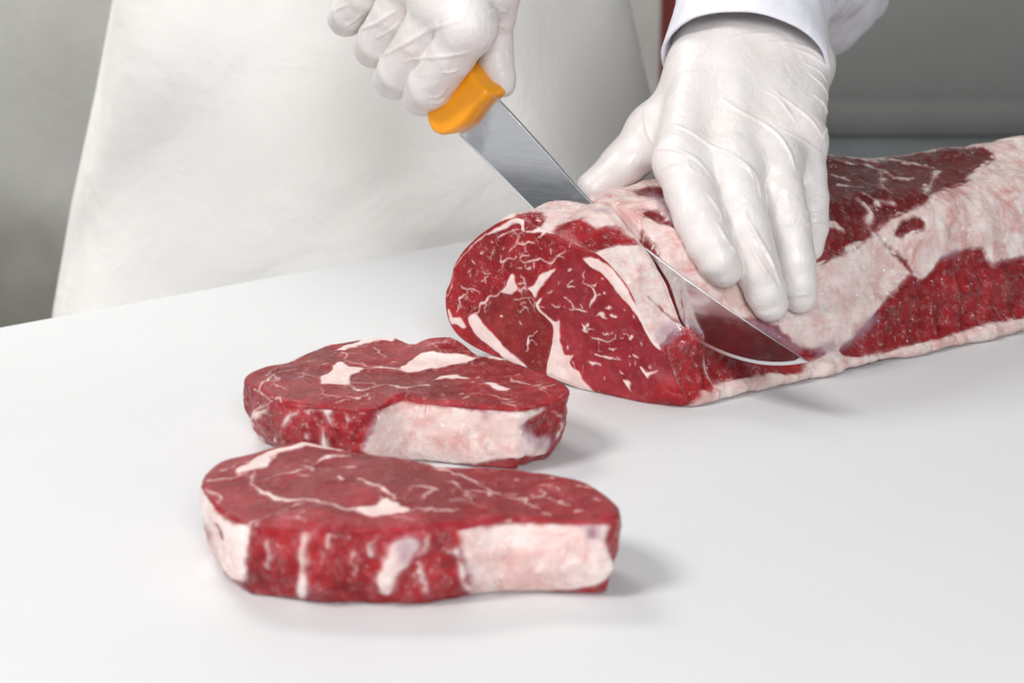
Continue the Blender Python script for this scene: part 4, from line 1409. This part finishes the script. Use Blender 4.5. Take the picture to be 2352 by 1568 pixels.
def press_hand():
    J = lambda u, v, d: at_depth(u, v, d)
    h = .00072
    pts_all = np.array([J(1320, 430, .955), J(1900, 720, .9), J(1930, 0, 1.06), J(1600, -40, 1.06), J(1650, 640, .85), J(1830, 720, .88)])
    lo, hi = pts_all.min(0) - .03, pts_all.max(0) + .03
    palm = Solid(lo, hi, h)
    idx, mid, rng_, pky = (1566, 372), (1682, 385), (1775, 375), (1842, 325)
    w = [(J(1612, 165, .975), .0205), (J(1690, 140, .978), .0225), (J(1770, 135, .982), .0215), (J(1848, 150, .985), .0165)]
    top = [(J(1625, 10, 1.035), .021), (J(1700, -20, 1.04), .024), (J(1775, -20, 1.045), .023), (J(1840, 10, 1.045), .018)]
    mcp = [(J(*idx, .902), .0150), (J(*mid, .903), .0160), (J(*rng_, .912), .0150), (J(*pky, .930), .0130)]
    for i in range(4):
        palm.limb(mcp[i][0], w[i][0], mcp[i][1], w[i][1], .012)
        palm.limb(w[i][0], top[i][0], w[i][1], top[i][1], .012)
    for i in range(3):
        palm.limb(mcp[i][0], mcp[i + 1][0], .0125, .0125, .010)
    palm.chain([(J(1625, 185, .978), .021), (J(1505, 305, .962), .0160), (J(1437, 374, .957), .0120), (J(1362, 430, .955), .0100)], .010)
    palm.limb(J(1505, 315, .960), J(1575, 380, .925), .013, .013, .012)
    fin = Solid(lo, hi, h)
    # (picture position, distance, radius) knuckle by knuckle
    chains = [
        [(1566, 372, .902, .0150), (1585, 440, .889, .0147), (1604, 500, .881, .0140), (1630, 560, .876, .0128), (1650, 598, .875, .0118), (1663, 618, .8765, .0104)],
        [(1682, 385, .903, .0155), (1700, 460, .892, .0142), (1716, 530, .887, .0136), (1741, 620, .885, .0127), (1759, 670, .887, .0118), (1769, 697, .889, .0105)],
        [(1775, 375, .912, .0150), (1794, 450, .903, .0138), (1808, 510, .900, .0130), (1825, 600, .899, .0119), (1833, 650, .900, .0109), (1838, 681, .902, .0096)],
        [(1842, 325, .930, .0128), (1852, 400, .925, .0118), (1862, 455, .922, .0106), (1868, 520, .921, .0092), (1864, 572, .923, .0070)]]
    for c in chains:
        fin.chain([(J(u, v, d), r) for u, v, d, r in c], .0016)
    palm.merge(fin, .0062)
    zf = zm(1294.4, 0, .32457)
    for line, r in (
            ([(640, 1055), (760, 1055), (870, 1090), (960, 1150), (1040, 1250), (1085, 1320)], .0011), ([(780, 880), (900, 940), (1050, 1040), (1190, 1100), (1300, 1180), (1350, 1270)], .0013),
            ([(1120, 700), (1250, 790), (1400, 870), (1520, 960), (1600, 1080), (1640, 1200)], .0013), ([(1770, 670), (1840, 740), (1866, 830), (1862, 920), (1835, 980)], .0011),
            ([(1480, 640), (1640, 760), (1760, 860), (1835, 970)], .0010), ([(1560, 930), (1700, 1000), (1825, 1090)], .0009),
            ([(1130, 290), (1300, 250), (1500, 235)], .0007), ([(1250, 340), (1450, 305), (1600, 305), (1750, 350), (1850, 420)], .0008), ([(1550, 330), (1700, 370), (1820, 440), (1870, 500)], .0007),
            ([(1700, 450), (1800, 500), (1870, 580)], .0008), ([(1740, 520), (1840, 620), (1875, 720)], .0008), ([(1420, 640), (1520, 700), (1640, 860)], .0007),
            ([(580, 750), (575, 830), (590, 920), (630, 1020)], .0007), ([(690, 1200), (760, 1165), (840, 1160)], .0005), ([(870, 1130), (900, 1200), (990, 1240)], .0005),
            ([(1290, 1160), (1345, 1220), (1380, 1300), (1395, 1400)], .0008)):
        palm.fold(zf(line), .84, 1.08, r)
    zg = zm(1262 - .4, 0, .5081)                      # folds on the fingers
    zg = zm(1261.2, 0, .5081)
    for line, r in (
            ([(760, 1010), (800, 1080), (850, 1150)], .0010), ([(880, 960), (930, 1050), (1000, 1170), (1050, 1290)], .0012), ([(900, 1090), (960, 1200), (1030, 1300)], .0010),
            ([(720, 880), (770, 960), (780, 1010)], .0009), ([(1085, 1345), (1130, 1330), (1175, 1330)], .0005),
            ([(540, 740), (600, 735), (650, 740)], .0005), ([(1165, 960), (1200, 970), (1235, 960)], .0006), ([(1165, 1010), (1200, 1020), (1235, 1010)], .0006), ([(1180, 900), (1210, 890), (1240, 895)], .0005)):
        palm.fold(zg(line), .84, 1.08, r)
    palm.apply_folds()
    return palm


def fist_pt(u, v, off):
    return on_plane(u, v, BLADE_P + BLADE_N * off, BLADE_N)


def grip_hand():
    h = .00072
    chains = [
        # knuckle, along the outer side of the handle, bend, round behind it
        [(1078, 62, .022, .0150), (1040, 125, .021, .0138), (990, 196, .016, .0140), (972, 216, .006, .0136), (985, 222, -.008, .0118), (1030, 190, -.018, .0105), (1072, 150, -.020, .0095)],
        [(1015, 0, .023, .0152), (965, 90, .022, .0136), (918, 160, .016, .0136), (905, 182, .006, .0128), (915, 186, -.008, .0112), (955, 150, -.019, .0102), (1000, 105, -.021, .0092)],
        [(945, -55, .022, .0146), (905, 30, .021, .0128), (868, 92, .015, .0128), (857, 112, .006, .0120), (866, 116, -.008, .0108), (905, 80, -.018, .0098), (945, 40, -.020, .0090)],
        [(880, -95, .020, .0132), (838, -15, .018, .0114), (804, 28, .013, .0116), (793, 44, .005, .0110), (800, 48, -.008, .0098), (838, 15, -.016, .0090), (875, -20, -.018, .0082)]]
    P = [[(fist_pt(u, v, o), r) for u, v, o, r in c] for c in chains]
    wrist = at_depth(1050, -300, 1.00)
    allp = np.array([p for c in P for p, _ in c] + [wrist, fist_pt(1175, 230, -.02), fist_pt(1150, -60, -.02), at_depth(1060, -420, 1.05)])
    lo, hi = allp.min(0) - .032, allp.max(0) + .032
    hand = Solid(lo, hi, h)
    side = unit(P[0][0][0] - P[3][0][0])
    for i in range(4):
        m, r = P[i][0]
        hand.limb(m, wrist + side * (.024 - .016 * i), r * 1.02, .021, .011)
        if i < 3:
            hand.limb(m, P[i + 1][0][0], .0125, .0125, .010)
    hand.limb(wrist, at_depth(1070, -430, 1.06), .032, .032, .012)
    # pad between thumb and index
    hand.chain([(wrist + side * .028, .020), (fist_pt(1130, -40, -.004), .0165), (fist_pt(1142, 35, -.010), .0115)], .010)
    fing = Solid(lo, hi, h)
    for c in P:
        fing.chain(c, .0016)
    hand.merge(fing, .005)
    th = Solid(lo, hi, h)
    th.chain([(fist_pt(1143, 20, -.010), .0105), (fist_pt(1134, 95, -.013), .0112), (fist_pt(1138, 140, -.013), .0108), (fist_pt(1150, 178, -.012), .0088), (fist_pt(1155, 196, -.012), .0074)], .003)
    hand.merge(th, .003)
    zf = zm(697, 0, .2258)
    for line, r in (
            ([(500, 345), (600, 300), (740, 240), (860, 160), (940, 110)], .0012), ([(760, 580), (880, 535), (980, 480), (1150, 380), (1300, 300), (1580, 215)], .0014), ([(1040, 640), (1100, 605), (1400, 580), (1560, 555), (1680, 530)], .0010),
            ([(740, 390), (850, 330), (960, 250), (975, 210)], .0008), ([(420, 280), (520, 210), (580, 150)], .0008), ([(1420, 740), (1500, 735), (1580, 710)], .0005), ([(1290, 990), (1380, 980), (1460, 890)], .0007),
            ([(1300, 1050), (1380, 1045), (1440, 1000)], .0006), ([(1890, 130), (1990, 110), (2070, 130)], .0007), ([(1880, 260), (1990, 250), (2080, 310)], .0007), ([(1990, 470), (2060, 500), (2095, 570)], .0008),
            ([(2020, 850), (2040, 900), (2080, 960)], .0005), ([(1960, 30), (2040, 40), (2090, 90)], .0006), ([(1200, 330), (1320, 260), (1430, 190)], .0006), ([(300, 120), (380, 80), (460, 40)], .0007)):
        hand.fold(zf(line), .84, 1.05, r)
    hand.apply_folds()
    return hand


def mat_cloth(name, lo, hi, weave=1400, crease=14, bump=.35, rough=.75, stain=0.0):
    N = Nodes(name)
    c = N.mix(N.noise(5, 4, .6), lo, hi)
    if stain:
        s = N.math('MULTIPLY', N.ramp(N.noise(9, 4, .65), .62, .80), stain)
        c = N.mix(s, c, (.52, .47, .36))
    wv = N.noise(weave, 1)
    cr = N.noise(crease, 4, .55, dist=.5)
    N.set(Base_Color=c, Roughness=rough, Specular_IOR_Level=.25, Sheen_Weight=.05,
          Normal=N.bump(N.math('ADD', N.math('MULTIPLY', wv, .03), cr), bump, .012))
    return N.mat


def tube_between(name, cs, rads, mat, parent, org, n=96, cuff=None, seed=0, wrinkle=.006):
    """cloth tube along centres cs; each radius is (across, through)"""
    cs = np.array(cs)
    m = 90
    C = open_curve(cs, m)
    R = open_curve(np.array(rads), m)
    a = np.linspace(0, 2 * math.pi, n, endpoint=False)
    rows = []
    T = np.gradient(C, axis=0)
    for i in range(m):
        t = unit(T[i])
        x = unit(np.cross(t, (.1, -.35, 1.0)) if abs(t[2]) < .9 else np.cross(t, (0, 1.0, .2)))
        y = np.cross(x, t)
        ca, sa = np.cos(a), np.sin(a)
        pt = C[i] + np.outer(ca * R[i, 0], x) + np.outer(sa * R[i, 1], y)
        if cuff is not None:
            pt += t * (cuff(a) * max(0, 1 - i / 14.))[:, None]
        rad = pt - C[i]
        q = np.c_[np.cos(a) * 1.2, np.sin(a) * 1.2, np.full(n, i * .16)]
        wr = fbm(q, 1.3, 3, seed) * wrinkle * min(1, .15 + i / 14.)
        pt += rad / np.linalg.norm(rad, axis=1)[:, None] * wr[:, None]
        rows.append(pt)
    outer = np.array(rows)
    ax = C[:, None, :]
    inner = outer - (outer - ax) / np.linalg.norm(outer - ax, axis=2, keepdims=True) * .0022
    lip = (outer[0] + inner[0]) / 2 - unit(T[0]) * .0009
    G = np.concatenate([inner[12::-1], lip[None], outer])
    return link_mesh(name, G.reshape(-1, 3) - org, grid_faces(len(G), n), mat, parent)


def build_person():
    ORG = np.array([-.10, 1.52, FLOOR_Z])
    root = tag(empty('person', ORG), 'person in white apron and white coat holding the loin with gloved hands', 'person')
    apron_m = mat_cloth('white_apron_cloth', (.83, .815, .78), (.885, .87, .84), weave=900, crease=11, bump=.36, stain=.08)
    coat_m = mat_cloth('white_coat_cloth', (.74, .74, .80), (.82, .82, .87), weave=1600, crease=30, bump=.2)
    trouser_m = mat_cloth('grey_trouser_cloth', (.16, .17, .18), (.20, .21, .22))
    # body: torso, hips and legs as one figure
    b = Solid((-.46, 1.30, FLOOR_Z - .02), (.36, 1.80, .66), .008)
    ex = (np.array([0, 1.0, 0]), 1.55)
    b.limb((-.12, 1.52, .50), (-.12, 1.53, .10), .185, .165, .03, ex)
    b.limb((-.12, 1.53, .12), (-.12, 1.53, -.06), .165, .175, .03, ex)
    for s in (-1, 1):
        b.limb((-.12 + s * .085, 1.53, -.06), (-.12 + s * .10, 1.54, -.50), .085, .065, .03)
        b.limb((-.12 + s * .10, 1.54, -.50), (-.12 + s * .11, 1.56, -.86), .065, .05, .02)
        b.limb((-.12 + s * .11, 1.54, -.868), (-.12 + s * .13, 1.40, -.872), .045, .036, .02)
        b.limb((-.12, 1.52, .50), (-.12 + s * .20, 1.53, .52), .10, .085, .05)
    b.limb((-.12, 1.52, .52), (-.12, 1.50, .64), .065, .058, .03)
    V, F = b.mesh()
    V[:, 2] = np.maximum(V[:, 2], FLOOR_Z + .0005)
    link_mesh('body', relax(V, F, 3) - ORG, F, trouser_m, root)
    # apron: one draped sheet
    nu, nv = 260, 200
    curve = open_curve([(-.385, 1.405), (-.345, 1.325), (-.27, 1.290), (-.17, 1.275), (-.07, 1.277), (0.0, 1.295), (.058, 1.330), (.104, 1.385), (.130, 1.45), (.142, 1.53)], nu)
    zs = np.linspace(-.56, .47, nv)
    uu = np.linspace(0, 1, nu)
    G = np.zeros((nv, nu, 3))
    cx = -.11
    for i, z in enumerate(zs):
        flare = np.interp(z, [-.56, -.10, .0, .10, .19, .30, .47], [1.5, 1.15, 1.06, .955, .87, .83, .80])
        x = cx + (curve[:, 0] - cx) * (flare if True else 1)
        y = curve[:, 1] + .02 * (z + .1) ** 2
        P3 = np.c_[x, y, np.full(nu, z)]
        fold = .011 * np.sin(uu * 17 + 2.2 * z * 5) * sstep(.3, 1, uu) + .010 * np.sin(uu * 9 - z * 11 + 1)
        drag = noise3(np.c_[uu * 2.2 + z * 1.5, np.full(nu, z * 3.5), uu * 0], 1.7, 12) * .022 + noise3(np.c_[uu * 4 - z * 5.5, np.full(nu, z * 2.0), uu * 0], 2.0, 19) * .007
        P3[:, 1] += (fold + drag) * sstep(0, .06, uu)
        G[i] = P3
    back = G.copy()
    nn = grid_normals(G, False)
    if nn[100, 100, 1] < 0:
        nn = -nn
    back = G + nn * .0022
    Vall = np.concatenate([G.reshape(-1, 3), back.reshape(-1, 3)])
    f1 = grid_faces(nv, nu, False)
    f2 = f1[:, ::-1] + nv * nu
    ring = np.concatenate([np.arange(nu), np.arange(1, nv) * nu + nu - 1, (nv - 1) * nu + np.arange(nu - 2, -1, -1), np.arange(nv - 2, 0, -1) * nu])
    rn = np.roll(ring, -1)
    f3 = np.stack([ring, ring + nv * nu, rn + nv * nu, rn], 1)
    link_mesh('apron', Vall - ORG, np.concatenate([f1, f2, f3]), apron_m, root)
    # gloves
    for hand in (press_hand(), grip_hand()):
        V, F = hand.mesh()
        V = relax(V, F, 2, .5)
        g = link_mesh('glove', V - ORG, F, GLOVE, root)
    # sleeves
    tube_between('sleeve', [at_depth(1712, 150, .978), at_depth(1730, 62, 1.003), at_depth(1752, -15, 1.035), at_depth(1790, -70, 1.10), at_depth(1842, -30, 1.20), at_depth(1880, -170, 1.34), (.20, 1.53, .33), (.12, 1.54, .50)],
                 [(.0525, .043), (.0490, .043), (.0465, .044), (.054, .052), (.078, .074), (.084, .08), (.084, .08), (.088, .085)], coat_m, root, ORG,
                 seed=3)
    tube_between('sleeve', [at_depth(1070, -360, 1.02), at_depth(1060, -420, 1.08), (-.14, 1.25, .36), (-.25, 1.40, .40), (-.33, 1.52, .48), (-.30, 1.53, .53)],
                 [(.050, .045), (.052, .047), (.058, .055), (.068, .064), (.078, .075), (.085, .08)], coat_m, root, ORG, seed=8)


build_person()
